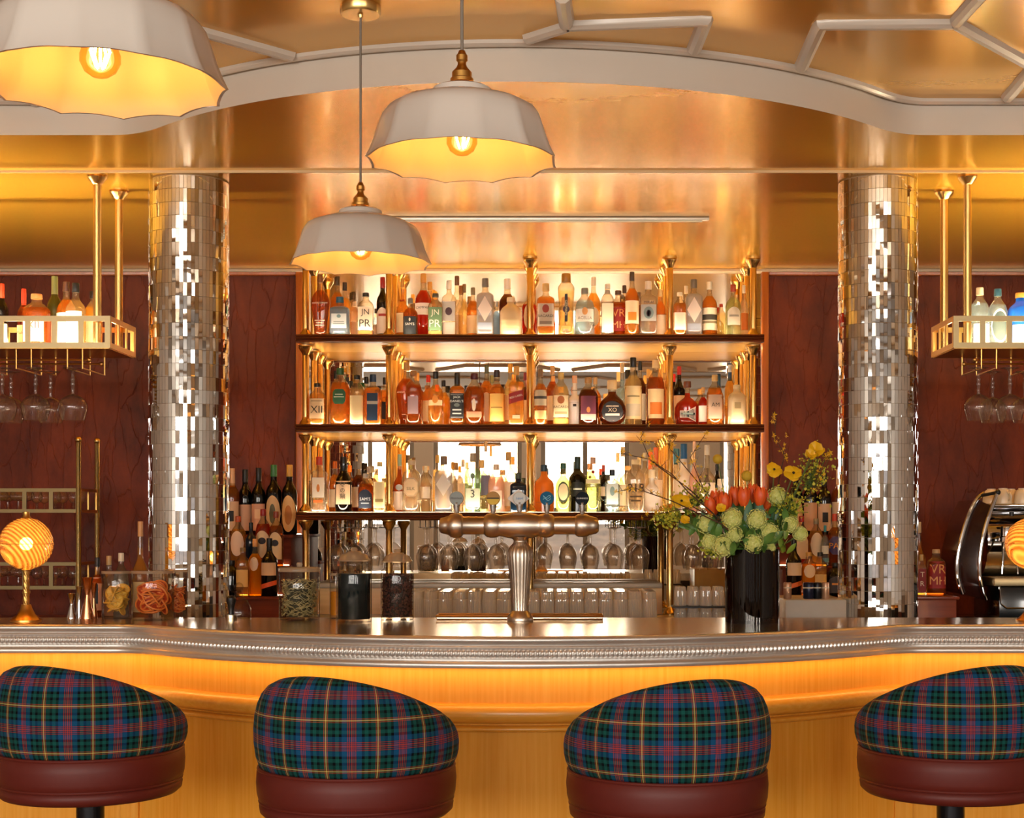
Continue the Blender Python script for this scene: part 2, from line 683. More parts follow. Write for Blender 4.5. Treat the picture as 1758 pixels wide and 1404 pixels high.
# the street outside the windows
struct(MB().box(-22, 22, -16, ROOM_BACK - 0.4, -0.4, -0.2).build('ground', pbr('asphalt', '#77706a', .9), smooth=None), 'grey street outside the windows')
b = MB().box(-22, 22, -15.5, -15, -0.2, 3.2)
struct(b.build('wall_outside', pbr('brick facade', '#c4a894', .9, noise=(3, (1, 1, 3), '#9a8a80', 3)), smooth=None), 'brick facade across the street')
# wall behind the bar: leather panels in orange wood frames
struct(MB().box(XL, XR, WALL_Y + 0.03, WALL_Y + 0.15, 0, CEIL_UP).build('wall_back', plaster, smooth=None), 'wall behind the bar')
wall = bpy.data.objects['wall_back']
JL0, JL1 = PX(509, WALL_Y), PX(521, WALL_Y)
JR0, JR1 = PX(1307, WALL_Y), PX(1319, WALL_Y)
RAIL_Z = PZ(474, WALL_Y)
MB().box(XL, JL0, WALL_Y, WALL_Y + 0.03, 0, RAIL_Z).build('leather_panel', leather_wall, wall, smooth=None)
MB().box(JR1, XR, WALL_Y, WALL_Y + 0.03, 0, RAIL_Z).build('leather_panel', leather_wall, wall, smooth=None)
for a, c in ((XL, JL0), (JR1, XR)):
    MB().cbox(a, c, WALL_Y - 0.022, WALL_Y + 0.03, RAIL_Z, CEIL_LOW - 0.008, 0.006).build('top_rail', orange_wood, wall)
for a, c in ((JL0, JL1), (JR0, JR1)):
    MB().cbox(a, c, WALL_Y - 0.03, WALL_Y + 0.03, 0, CEIL_LOW - 0.008, 0.006).build('door_jamb' if 0 else 'niche_jamb', orange_wood, wall)

mir = MB().box(JL1 + 0.002, JR0 - 0.002, WALL_Y, WALL_Y + 0.012, 0.9, CEIL_LOW - 0.02).build('back_mirror', mirror_m, smooth=None)
tag(mir, 'large wall mirror behind the bottle shelves of the bar', 'mirror')


# curved edges of the bar and of the soffit above it
def smooth_curve(flat_d, cx, cyy, R, x0, x1, step=0.02, win=0.06):
    xs = [x0 + i * step for i in range(int((x1 - x0) / step) + 1)]

    def raw(x):
        d = abs(x - cx)
        if d < R:
            return min(flat_d, cyy - math.sqrt(R * R - d * d))
        return flat_d
    out_ = []
    for x in xs:
        acc = [raw(x + win * (k - 6) / 6) for k in range(13)]
        out_.append((x, sum(acc) / 13))
    return out_


def offset(curve, o):
    """offset towards the room (smaller y)"""
    res = []
    n = len(curve)
    for i, (x, y) in enumerate(curve):
        xa, ya = curve[max(i - 1, 0)]
        xb, yb = curve[min(i + 1, n - 1)]
        tx, ty = xb - xa, yb - ya
        l = math.hypot(tx, ty)
        res.append((x + ty / l * o, y - tx / l * o))
    return res


def sweep(curve, prof, mb=None):
    """prof: (outwards, z)"""
    mb = mb or MB()
    n, m_ = len(curve), len(prof)
    cols = [offset(curve, o) for o, z in prof]
    vs = [(cols[j][i][0], cols[j][i][1], prof[j][1]) for i in range(n) for j in range(m_)]
    fs = [(i * m_ + j, (i + 1) * m_ + j, (i + 1) * m_ + j + 1, i * m_ + j + 1) for i in range(n - 1) for j in range(m_ - 1)]
    return mb.add(vs, fs)


SOFFIT = smooth_curve(5.067, -0.145, 6.07, 1.617, XL, XR, win=0.09)
STEP_Y = 1.305 * F / (CY - 293)
# raised ceiling, soffit, step and white fascia
ceil = struct(MB().box(XL, XR, ROOM_BACK, WALL_Y, CEIL_UP, CEIL_UP + 0.1).build('ceiling', gold_ceiling, smooth=None), 'glossy caramel lacquered ceiling')
b = MB()
n = len(SOFFIT)
vs = []
for x, y in SOFFIT:
    vs += [(x, y, CEIL_LOW), (x, STEP_Y, CEIL_LOW)]
b.add(vs, [(2 * i, 2 * i + 2, 2 * i + 3, 2 * i + 1) for i in range(n - 1)])
b.box(XL, XR, STEP_Y, WALL_Y + 0.03, CEIL_LOW - 0.008, CEIL_LOW + 0.03)
b.build('soffit', gold_ceiling, ceil, smooth=30, fix=False)
sweep(SOFFIT, [(0.0, CEIL_LOW), (0.0, CEIL_UP)]).build('fascia', white_trim, ceil)
MB().box(XL, XR, STEP_Y - 0.006, STEP_Y, CEIL_LOW - 0.009, CEIL_LOW + 0.004).build('step_trim', pbr('cream gloss', '#e3c290', 0.3), ceil, smooth=None)
struct(MB().cbox(XL, XR, WALL_Y - 0.035, WALL_Y + 0.03, CEIL_LOW - 0.024, CEIL_LOW - 0.008, 0.004).build('trim_1', pbr('cornice grey', '#c9b8a4', 0.4)), 'slim pale cornice along the top of the wall')
# half-round mouldings on the raised ceiling
bead = [(x, y, CEIL_UP) for x, y in offset(SOFFIT, 0.022)]
MB().tube(bead, 0.017, 10).build('bead_moulding', white_trim, ceil)
CD = (CEIL_UP - H) * F
polys = [
    [(262, -6), (316, 42), (500, 93)],
    [(966, -8), (973, 42), (906, 63)],
    [(973, 40), (1212, 31), (1192, 82)],
    [(1376, 112), (1410, 38), (1640, 37), (1684, -12)],
    [(1640, 37), (1775, 112), (1730, 165)],
    [(60, 172), (-20, 120), (-160, 128)],
    [(262, -6), (120, -40), (-60, -20)],
]
for pl in polys:
    pts = [(PX(x, CD / (CY - y)), CD / (CY - y), CEIL_UP) for x, y in pl]
    dense = []
    for i, q in enumerate(pts):
        q = Vector(q)
        if 0 < i < len(pts) - 1:
            a_ = (Vector(pts[i - 1]) - q).normalized() * 0.012
            c_ = (Vector(pts[i + 1]) - q).normalized() * 0.012
            dense += [q + a_, q, q + c_]
        else:
            dense.append(q)
    MB().tube(dense, 0.023, 10).build('lattice_moulding', white_trim, ceil)
rr = random.Random(5)
for gx in range(-4, 5):           # the same lattice goes on over the room
    for gy in range(-3, 3):
        cx_, cy_ = gx * 1.25 + (0.6 if gy % 2 else 0), gy * 1.05 + 0.5
        if abs(cx_) > 5.5:
            continue
        MB().tube([(cx_ - 0.5, cy_, CEIL_UP), (cx_ - 0.2, cy_ + 0.4, CEIL_UP), (cx_ + 0.35, cy_ + 0.4, CEIL_UP), (cx_ + 0.62, cy_, CEIL_UP)], 0.023, 8).build('lattice_moulding', white_trim, ceil)
for gx in (-3.4, -0.4, 2.6):
    MB().cbox(gx - 0.1, gx + 0.1, ROOM_BACK, 2.6 if gx > 0 or gx < -2 else 0.6, CEIL_UP - 0.09, CEIL_UP, 0.02).build('ceiling_beam', white_trim, ceil)

struct(MB().box(XL, XR, ROOM_BACK, 1.3, CEIL_UP - 0.004, CEIL_UP).build('trim_2', pbr('matt grey ceiling', '#a79a8c', 0.8), smooth=None), 'matt grey ceiling panel over the room')
# slim lighting track on the soffit
td = 1.305 * F / (CY - 369)
tr_ = empty('ceiling_track', (PX(906, td), td, CEIL_LOW - 0.008), 'slim pale metal track fixed along the caramel ceiling', 'ceiling track')
hw = (1218 - 595) / 2 * td / F
MB().cbox(-hw, hw, -0.012, 0.012, -0.016, 0.0, 0.003).build('rail', pbr('track metal', '#cbbfae', 0.3, 0.6), tr_)
MB().box(-hw + 0.02, hw - 0.03, -0.006, 0.006, -0.0215, -0.016).build('diffuser', pbr('track diffuser', '#efe2c8', 0.4), tr_)

# ------------------------------------------------------------------ the bar
TOP = 1.09
BARF = smooth_curve(4.94, -0.14, 6.099, 1.693, -3.6, 3.6, win=0.075)
REAR = 0.33 * F / (1060 - CY)
bar = empty('bar_counter', (0, 5.1, 0), 'curved bar counter with beaded pewter edge and honey wood front', 'bar counter')


def rel(mb, o):
    """shift world coordinates into the local frame of an unrotated parent"""
    mb.v = [(x - o.location.x, y - o.location.y, z - o.location.z) for x, y, z in mb.v]
    return mb


b = MB()
vs, fs = [], []
inner = offset(BARF, -0.012)
for x, y in inner:
    vs += [(x, y, TOP), (x, REAR, TOP), (x, REAR, TOP - 0.05), (x, y, TOP - 0.05)]
for i in range(len(inner) - 1):
    a, c = 4 * i, 4 * i + 4
    fs += [(a, c, c + 1, a + 1), (a + 1, c + 1, c + 2, a + 2), (a + 2, c + 2, c + 3, a + 3)]
b.add(vs, fs)
rel(b, bar).build('worktop', worktop_metal, bar, smooth=30)
prof = [(-0.014, TOP), (-0.002, TOP), (0.005, TOP - 0.002), (0.009, TOP - 0.006), (0.010, TOP - 0.011), (0.007, TOP - 0.018), (0.003, TOP - 0.022), (0.002, TOP - 0.026),
        (0.006, TOP - 0.028), (0.007, TOP - 0.032), (0.003, TOP - 0.036), (0.002, TOP - 0.064), (0.006, TOP - 0.067), (0.006, TOP - 0.071), (0.009, TOP - 0.073), (0.014, TOP - 0.079),
        (0.015, TOP - 0.086), (0.012, TOP - 0.092), (-0.03, TOP - 0.092)]
rel(sweep(BARF, prof), bar).build('edge_moulding', zinc, bar, smooth=50)
# beading: a run of small slanted ribs
fine = smooth_curve(4.94, -0.14, 6.099, 1.693, -3.0, 2.8, step=0.0136 / 6, win=0.075)
nz_ = 7
cols = []
fo = [offset(fine, 0.0), offset(fine, 1.0)]
vs, fs = [], []
for i in range(len(fine)):
    for j in range(nz_):
        t = j / (nz_ - 1)
        ph = (i / 6 + 0.35 * t) % 1.0
        o_ = 0.002 + 0.0095 * math.sin(PI * t) ** 0.5 * (0.12 + 0.88 * abs(math.sin(PI * ph)) ** 0.8)
        x0, y0 = fo[0][i]
        x1, y1 = fo[1][i]
        vs.append((x0 + (x1 - x0) * o_, y0 + (y1 - y0) * o_, TOP - 0.037 - 0.026 * t))
for i in range(len(fine) - 1):
    for j in range(nz_ - 1):
        fs.append((i * nz_ + j, (i + 1) * nz_ + j, (i + 1) * nz_ + j + 1, i * nz_ + j + 1))
bd = rel(MB().add(vs, fs), bar).build('beading', zinc, bar, smooth=60)
bd['kind'] = 'stuff'
WZ0 = TOP - 0.092
rel(sweep(BARF, [(-0.03, WZ0), (-0.03, 0.885), (-0.03, 0.80), (-0.03, 0.10)]), bar).build('front_panel', honey, bar, smooth=60)
rp = [(-0.03 + 0.034 * math.cos(a) * 1.0, 0.862 + 0.030 * math.sin(a)) for a in [PI / 2 - k * PI / 10 for k in range(11)]]
rel(sweep(BARF, rp), bar).build('rail', honey_gloss, bar, smooth=60)
rp = [(-0.03 + 0.020 * math.cos(a), 0.817 + 0.010 * math.sin(a)) for a in [PI / 2 - k * PI / 8 for k in range(9)]]
rel(sweep(BARF, rp), bar).build('lower_bead', honey_gloss, bar, smooth=60)
rel(sweep(BARF, [(-0.06, 0.10), (-0.06, 0.0)]), bar).build('plinth', dark_cab, bar, smooth=60)
for px in (222, 1552):             # upright stiles on the lower front
    d = 4.94
    i0 = min(range(len(BARF)), key=lambda i: abs(BARF[i][0] - PX(px, d)))
    x, y = BARF[i0]
    rel(MB().cbox(x - 0.03, x + 0.03, y + 0.012, y + 0.04, 0.10, 0.745, 0.004), bar).build('stile', honey, bar)
# amber light strip hidden below the edge
led = sweep(BARF, [(-0.006, WZ0 - 0.0004), (0.003, WZ0 - 0.0004)])
rel(led, bar).build('light_strip', led_bar, bar, smooth=None, fix=False)
rel(MB().box(-3.6, 3.6, REAR - 0.02, REAR, 0.0, TOP - 0.05), bar).build('rear_panel', dark_cab, bar, smooth=None)

# ------------------------------------------------------------------ mirrored columns
CR = 0.1445
CDp = 5.59 + CR
tile = MB().box(-0.0066, 0.0066, -0.004, 0.0, -0.0243, 0.0243).mesh('mirror_tile', tile_m, None)
NT = 66
ROW = 0.0498


def mirror_column(px, label):
    cx_ = PX(px, CDp)
    col = empty('mirrored_column', (cx_, CDp, 0), label, 'column', 'mirror tiled columns')
    MB().lathe([(CR - 0.003, 0), (CR - 0.003, CEIL_LOW - 0.008)], 48).build('core', grout, col)
    MB().lathe([(CR + 0.012, 0.0), (CR + 0.012, 0.06), (CR, 0.07)], 48).build('plinth', zinc, col)
    rows = int((CEIL_LOW - 0.01) / ROW)
    rest = MB()
    base_a = math.atan2(-CDp, -cx_)      # towards the eye point
    for k in range(NT):
        a = 2 * PI * k / NT + base_a
        dk = min(k, NT - k)
        ca, sa = math.cos(a), math.sin(a)
        for r in range(rows):
            z = CEIL_LOW - 0.012 - ROW * (r + 0.5)
            ta, tb = rr.gauss(0, 0.020), rr.gauss(0, 0.018)
            front = dk <= 4 and z > 1.04
            if not front and (z < 0.95 and dk > 20):
                pass
            rz = a + PI / 2 + ta
            if front:
                t_ = link('mirror_tile', tile, col, (CR * ca, CR * sa, z), (tb, 0, rz))
            else:
                M_ = Matrix.Translation((CR * ca, CR * sa, z)) @ Matrix.Rotation(rz, 4, 'Z') @ Matrix.Rotation(tb, 4, 'X')
                w, hh = 0.0066, 0.0243
                q = [M_ @ Vector(v) for v in ((-w, -0.004, -hh), (w, -0.004, -hh), (w, -0.004, hh), (-w, -0.004, hh), (-w, 0, -hh), (w, 0, -hh), (w, 0, hh), (-w, 0, hh))]
                rest.add(q, [(0, 1, 2, 3), (0, 4, 5, 1), (2, 6, 7, 3), (1, 5, 6, 2), (3, 7, 4, 0)])
    o = rest.build('mirror_tiles', tile_m, col, smooth=None, fix=False)
    o['kind'] = 'stuff'


mirror_column(324.5, 'mirror-tiled round column beside the jars of dried fruit slices')
mirror_column(1507, 'mirror-tiled round column beside the flower vase and the coffee machine')

# ------------------------------------------------------------------ shelves behind the bar
SH_Y0 = 0.94 * WALL_Y
SH_Z = [PZ(573.5, SH_Y0), PZ(728, SH_Y0), PZ(879, SH_Y0)]
SHX0, SHX1 = PX(508, SH_Y0), PX(1312, SH_Y0)
POST_F, POST_R = 0.9565 * WALL_Y, 0.988 * WALL_Y
POST_X = [PX(p_, POST_F) for p_ in (525, 668, 910, 1150, 1293)]
unit = empty('bottle_shelving', (0, SH_Y0, 0), 'three mahogany bottle shelves on brass posts in front of the mirror', 'shelving')
ST = 0.038
SHN = ['top', 'middle', 'bottom']
for z in SH_Z:
    b = MB()
    prof = [(SHX1 - SHX0)]
    y = SH_Y0
    # reeded front edge: three rounded fillets
    pts = [(0.0, 0.0)]
    pr = []
    for k in range(3):
        for a in range(5):
            t = a / 4
            pr.append((-0.006 * math.sin(PI * t), -ST * (k + t) / 3))
    vs, fs = [], []
    for (o_, dz) in pr:
        vs += [(SHX0, y + o_, z + dz), (SHX1, y + o_, z + dz)]
    for i in range(len(pr) - 1):
        fs.append((2 * i, 2 * i + 1, 2 * i + 3, 2 * i + 2))
    b.add(vs, fs, 0)
    b.box(SHX0, SHX1, y, y + 0.05, z - ST, z, 0)
    b.box(SHX0 + 0.006, SHX1 - 0.006, y + 0.05, WALL_Y - 0.002, z - ST + 0.004, z - 0.002, 1)
    rel(b, unit).build('shelf', [shelf_wood, shelf_light], unit, smooth=40, fix=False)
    rel(MB().box(SHX0 + 0.05, SHX1 - 0.05, y + 0.012, y + 0.022, z - 0.002, z + 0.0002), unit).build('light_strip', led_label_fill, unit, smooth=None)  # unseen fill strip, added to light the bottle labels from the front
    for s0 in range(1):
        rel(MB().box(JL1 + 0.03, JR0 - 0.03, WALL_Y - 0.042, WALL_Y - 0.018, z - 0.0025, z + 0.0012), unit).build('light_strip', led_warm, unit, smooth=None)


def post_mesh(h):
    r = 0.0165
    pf = [(0.0, 0.0), (0.036, 0.0), (0.036, 0.006), (0.031, 0.010), (0.029, 0.018), (0.020, 0.030), (0.0165, 0.038), (r, 0.045), (r, h - 0.05), (0.0155, h - 0.048), (0.019, h - 0.04),
          (0.026, h - 0.028), (0.034, h - 0.016), (0.036, h - 0.010), (0.032, h - 0.006), (0.037, h - 0.004), (0.037, h), (0, h)]
    return MB().lathe(pf, 16).mesh('post', brass, 40)


levels = [(SH_Z[0], CEIL_LOW - 0.008), (SH_Z[1], SH_Z[0] - ST), (SH_Z[2], SH_Z[1] - ST), (0.9755, SH_Z[2] - ST)]
for z0, z1 in levels:
    me = post_mesh(z1 - z0 - 0.001)
    for x in POST_X:
        for y in (POST_F, POST_R):
            if z0 < 1 and y == POST_R:
                continue
            link('post', me, unit, (x, y - SH_Y0, z0))

# back counter below the shelves
BC_Z = 0.975
bc = empty('back_counter', (0, 6.9, 0), 'low counter below the bottle shelves with a pale ledge', 'counter')
rel(MB().cbox(PX(392, 7.0), PX(1450, 7.0), 6.25, WALL_Y - 0.032, BC_Z - 0.04, BC_Z, 0.006), bc).build('worktop', stone, bc)
rel(MB().box(PX(392, 7.0) + 0.02, PX(1450, 7.0) - 0.02, 6.28, WALL_Y - 0.032, 0, BC_Z - 0.04), bc).build('cabinet_body', red_wood, bc, smooth=None)
LEDGE = 1.128
rel(MB().cbox(PX(530, 7.3), PX(1140, 7.3), 7.42, WALL_Y - 0.032, LEDGE - 0.025, LEDGE, 0.005), bc).build('ledge', stone, bc)
rel(MB().box(PX(530, 7.3), PX(1140, 7.3), 7.44, WALL_Y - 0.032, BC_Z, LEDGE - 0.025), bc).build('ledge_support', shelf_light, bc, smooth=None)
# pale stone step to the flower side
sl = MB().cbox(PX(1338, 5.75), PX(1441, 5.75), 5.6, 5.95, 0.0, PZ(1029, 5.6), 0.006).build('stone_step', stone)
tag(sl, 'pale grey stone block behind the counter beside the flower vase', 'stone block')

# ------------------------------------------------------------------ hanging brass-framed shelves
HF, HR = 5.57, 5.90
HZ0, HZ1 = PZ(597, HF), PZ(542, HF)


def framed_panel(mb, length, h, nwin, edge=0.02, bar=0.02, th=0.006):
    """flat bar frame in the xz plane, from x=0 to length"""
    mb.box(0, length, 0, th, 0, edge).box(0, length, 0, th, h - edge, h)
    w = (length - bar) / nwin
    for k in range(nwin + 1):
        mb.box(k * w, k * w + bar, 0.0003, th - 0.0003, edge, h - edge)
    return mb


def hanging_shelf(x_end, sgn, label, rods):
    """sgn -1: runs away to the left of x_end"""
    o = empty('hanging_shelf', (x_end, HF, HZ0), label, 'hanging shelf', 'brass framed shelves hung from the ceiling')
    Lh, dp, hh = 1.495, HR - HF, HZ1 - HZ0
    b = framed_panel(MB(), Lh, hh, 15)
    b.v = [(x * sgn, y, z) for x, y, z in b.v]
    b.build('front_frame', champagne, o, smooth=None)
    b = framed_panel(MB(), Lh, hh, 15)
    b.v = [(x * sgn, y + dp, z) for x, y, z in b.v]
    b.build('rear_frame', brass_soft, o, smooth=None)
    for xx in (0, Lh - 0.006):
        b = framed_panel(MB(), dp - 0.006, hh, 3, bar=0.016)
        b.v = [((xx + y) * sgn, x + 0.006, z) for x, y, z in b.v]
        b.build('end_frame', brass_soft, o, smooth=None)
    b = MB().box(0.006, Lh - 0.006, 0.006, dp, -0.002, 0.008)
    b.v = [(x * sgn, y, z) for x, y, z in b.v]
    b.build('deck', brass_soft, o, smooth=None)
    b = MB().box(0.05, Lh - 0.05, dp - .030, dp - .018, 0.008, 0.013)
    b.v = [(x * sgn, y, z) for x, y, z in b.v]
    b.build('light_strip', led_white, o, smooth=None)
    b = MB().box(0.05, Lh - 0.05, .012, .020, 0.008, 0.012)
    b.v = [(x * sgn, y, z) for x, y, z in b.v]
    b.build('light_strip', led_white, o, smooth=None)
    for (px, d, far) in rods:
        x = PX(px, d)
        me = MB().lathe([(0.0155, HZ0 + 0.008), (0.0155, CEIL_LOW - 0.045), (0.02, CEIL_LOW - 0.042), (0.024, CEIL_LOW - 0.034), (0.033, CEIL_LOW - 0.024), (0.036, CEIL_LOW - 0.018), (0.03, CEIL_LOW - 0.014), (0.037, CEIL_LOW - 0.011), (0.037, CEIL_LOW - 0.0085)], 18)
        me.v = [(vx + x - x_end, vy + d - HF, vz - HZ0) for vx, vy, vz in me.v]
        me.build('hanger_rod', brass, o, smooth=40)
        x2 = x + sgn * 1.25
        me = MB().lathe([(0.0155, HZ0 + 0.008), (0.0155, CEIL_LOW - 0.0085)], 14)
        me.v = [(vx + x2 - x_end, vy + d - HF, vz - HZ0) for vx, vy, vz in me.v]
        me.build('hanger_rod', brass, o, smooth=40)
    # wire glass rack slung below
    b = MB()
    for yy in (0.04, 0.19):
        b.tube([(-0.09 * sgn * -1, yy, -0.04), (Lh * sgn, yy, -0.04)], 0.004, 6)
        b.sphere((0.09 * sgn, yy, -0.04), 0.009, 8, 6)
    b.build('rack_rail', brass_soft, o)
    for k in range(7):
        x0 = (0.14 + 0.19 * k) * sgn
        for s in (-0.028, 0.028):
            MB().tube([(x0 + s, 0.03, 0.0), (x0 + s, 0.03, -0.072), (x0 + s, dp - 0.03, -0.072), (x0 + s, dp - 0.03, 0.0)], 0.003, 6).build('rack_wire', brass_soft, o)
    return o


hanging_shelf(PX(189, HF), -1, 'brass-framed hanging shelf with an orange bottle and a red-capped bottle', [(167, 5.613, 0), (204, 5.87, 1)])
hanging_shelf(PX(1637, HF), 1, 'brass-framed hanging shelf holding the bright blue bottle', [(1661, 5.613, 0), (1621, 5.87, 1)])

# ------------------------------------------------------------------ pendant lamps
SHADE_R = 0.1935


def shade_mesh():
    outer = [(0.036, 0.152), (0.050, 0.150), (0.058, 0.146), (0.060, 0.136), (0.080, 0.129), (0.105, 0.122), (0.130, 0.114), (0.149, 0.104), (0.161, 0.088), (0.169, 0.066), (0.178, 0.038), (0.187, 0.016), (0.193, 0.004), (0.1955, 0.0)]
    NL = 12

    def rf(a, h):
        k = min(1, max(0, (0.132 - h) / 0.10))
        return 1 - 0.046 * k * abs(math.sin(NL / 2 * a)) ** 0.65

    def zf(a, h):
        k = min(1, max(0, (0.05 - h) / 0.05))
        return 0.004 * k * abs(math.sin(NL / 2 * a))
    seg = NL * 8
    b = MB()
    b.lathe(outer, seg, rfun=rf, zfun=zf, mi=0)
    innr = [(max(r - 0.005, 0.02), h - 0.004 * (1 if h > 0.02 else h / 0.02)) for r, h in outer]
    b.lathe(innr, seg, rfun=rf, zfun=zf, mi=1)
    # rim joining both skins
    n_o = len(outer) * seg
    o0 = (len(outer) - 1) * seg
    o1 = n_o + (len(innr) - 1) * seg
    for k in range(seg):
        k2 = (k + 1) % seg
        b.f.append((o0 + k, o0 + k2, o1 + k2, o1 + k))
        b.m.append(0)
    return b.mesh('shade', [ceramic, ceramic_in], 50)


SHADE = shade_mesh()
filament_bulb_glass = glassy('bulb glass', '#ffe2b0', 0.0, None, 0.85)


def pendant(px, d, rim_z, label, rot, watts):
    x = PX(px, d)
    o = empty('pendant_lamp', (x, d, rim_z), label, 'pendant lamp', 'scalloped white pendant lamps')
    link('shade', SHADE, o, (0, 0, 0), (0, 0, rot))
    MB().lathe([(0.0, 0.146), (0.017, 0.146), (0.017, 0.158), (0.0235, 0.160), (0.0235, 0.167), (0.020, 0.169), (0.020, 0.180), (0.0175, 0.183), (0.011, 0.190), (0.0085, 0.196), (0.0085, 0.200), (0.0115, 0.204), (0.0115, 0.214), (0.0085, 0.218), (0.006, 0.224), (0.0, 0.224)], 20).build('socket_cap', brass_soft, o)
    MB().lathe([(0.0, 0.146), (0.019, 0.146), (0.019, 0.100), (0.015, 0.096), (0.0, 0.096)], 18).build('lamp_holder', brass_soft, o)
    bu = MB().lathe([(0.0, 0.012), (0.012, 0.014), (0.024, 0.022), (0.031, 0.036), (0.031, 0.048), (0.026, 0.062), (0.017, 0.076), (0.014, 0.088), (0.014, 0.097)], 20).build('bulb', filament_bulb_glass, o)
    fb = MB()
    for k in range(5):
        a = 2 * PI * k / 5
        fb.tube([(0.004 * math.cos(a), 0.004 * math.sin(a), 0.082), (0.015 * math.cos(a), 0.015 * math.sin(a), 0.052), (0.006 * math.cos(a), 0.006 * math.sin(a), 0.028)], 0.0022, 6)
    fb.build('filament', bulb_glow, bu)
    top = CEIL_UP - rim_z
    MB().tube([(0, 0, 0.222), (0, 0, top - 0.028)], 0.0033, 8).build('cord', cord_m, o)
    MB().lathe([(0.0, top - 0.034), (0.007, top - 0.034), (0.009, top - 0.026), (0.052, top - 0.026), (0.056, top - 0.020), (0.056, top - 0.0005), (0.0, top - 0.0005)], 32).build('ceiling_rose', brass, o)
    l = bpy.data.lights.new('bulb_light', 'POINT')
    l.energy = watts
    l.color = (1.0, 0.67, 0.37)
    l.shadow_soft_size = 0.028
    lo = bpy.data.objects.new('bulb_light', l)
    lo.parent = o
    lo.location = (0, 0, 0.045)
    COL.objects.link(lo)


pendant(172, 2.33, 2.096, 'largest scalloped white pendant lamp, cut off by the picture edge, with a glowing filament bulb', 0.1, 0.33)
pendant(793, 3.04, 2.149, 'middle scalloped white pendant lamp hanging highest in the centre', 0.25, 0.33)
pendant(619, 4.13, 2.130, 'smallest scalloped white pendant lamp hanging in front of the top bottle shelf', 0.0, 0.33)

# ------------------------------------------------------------------ tartan bar stools
TILE = 0.118


def stool(px, d, phi, label):
    x = PX(px, d)
    o = empty('bar_stool', (x, d, 0), label, 'bar stool', 'tartan bar stools along the counter')
    R0 = 0.243
    seg = 96

    def top_h(th):
        return 0.985 + 0.081 * math.cos(th)
    # profile of the padded back: outer face, roll over, inner face
    prof = [(0.95, 0.0, 0), (0.975, 0.05, 0), (1.0, 0.14, 0), (1.018, 0.30, 0), (1.022, 0.48, 0), (1.012, 0.64, 0), (0.985, 0.78, 0), (0.945, 0.89, 0), (0.89, 0.965, 0), (0.82, 1.0, 0), (0.75, 0.985, 0), (0.70, 0.92, 0), (0.67, 0.80, 0), (0.655, 0.55, 0), (0.65, 0.35, 0)]
    vs, uvs = [], []
    zb = 0.834
    for k in range(seg + 1):
        th = 2 * PI * k / seg
        hh = top_h(th) - zb
        sl = 0.0
        for j, (rf, tz, _) in enumerate(prof):
            r = R0 * rf
            z = zb + hh * tz
            vs.append((r * math.cos(th), r * math.sin(th), z))
            if j > 0:
                p0 = prof[j - 1]
                sl += math.hypot(R0 * (rf - p0[0]), hh * (tz - p0[1]))
            uvs.append((th * R0 / TILE + 0.5, (sl - 0.022) / TILE))
    m_ = len(prof)
    fs = [(k * m_ + j, (k + 1) * m_ + j, (k + 1) * m_ + j + 1, k * m_ + j + 1) for k in range(seg) for j in range(m_ - 1)]
    me = bpy.data.meshes.new('padded_back')
    me.from_pydata(vs, [], fs)
    ul = me.uv_layers.new(name='weave')
    for lp in me.loops:
        ul.data[lp.index].uv = uvs[lp.vertex_index]
    me.materials.append(tartan)
    me.shade_smooth()
    rz = -PI / 2 + phi
    link('padded_back', me, o, (0, 0, 0), (0, 0, rz))
    # seat cushion inside the tub
    b = MB().lathe([(0.0, 0.885), (0.08, 0.884), (0.13, 0.876), (0.156, 0.862), (0.163, 0.85)], 48)
    me2 = b.mesh('seat', tartan, 60)
    ul = me2.uv_layers.new(name='weave')
    for lp in me2.loops:
        v = me2.vertices[lp.vertex_index].co
        ul.data[lp.index].uv = (v.x / TILE, v.y / TILE)
    link('seat', me2, o, (0, 0, 0), (0, 0, rz))
    MB().lathe([(0.15, 0.835), (0.232, 0.836), (0.240, 0.826), (0.242, 0.80), (0.240, 0.772), (0.236, 0.757), (0.230, 0.752), (0.15, 0.752)], 64).build('leather_band', maroon, o, smooth=50)
    MB().tube([(0.236 * math.cos(a), 0.236 * math.sin(a), 0.8325) for a in [2 * PI * k / 64 for k in range(64)]], 0.0045, 8, closed=True).build('upper_piping', maroon, o)
    MB().tube([(0.233 * math.cos(a), 0.233 * math.sin(a), 0.7535) for a in [2 * PI * k / 64 for k in range(64)]], 0.0038, 8, closed=True).build('lower_piping', maroon, o)
    MB().lathe([(0.15, 0.751), (0.228, 0.751), (0.235, 0.742), (0.233, 0.728), (0.222, 0.718), (0.10, 0.712), (0.0, 0.712)], 64).build('seat_base', maroon, o, smooth=50)
    MB().lathe([(0.036, 0.712), (0.036, 0.03), (0.04, 0.026)], 28).build('pedestal', steel_dark, o)
    MB().lathe([(0.0, 0.0), (0.21, 0.0), (0.21, 0.008), (0.19, 0.016), (0.06, 0.027), (0.0, 0.027)], 48).build('foot', steel_dark, o)
    MB().tube([(0.17 * math.cos(a), 0.17 * math.sin(a), 0.30) for a in [2 * PI * k / 40 for k in range(40)]], 0.011, 8, closed=True).build('foot_ring', brass_soft, o)
    MB().tube([(-0.165, 0, 0.30), (0.165, 0, 0.30)], 0.008, 8).build('foot_ring_spoke', brass_soft, o)


stool(155, 3.95, -0.40, 'tartan bar stool at the far end, below the amber globe lamp with the twisted stem')
stool(613, 3.68, -0.40, 'tartan bar stool in front of the dark jar, second from the amber globe')
stool(1145, 3.62, 0.40, 'tartan bar stool in front of the beer taps and the flower vase')
stool(1632, 3.96, 0.40, 'tartan bar stool at the coffee machine end, partly cut off')

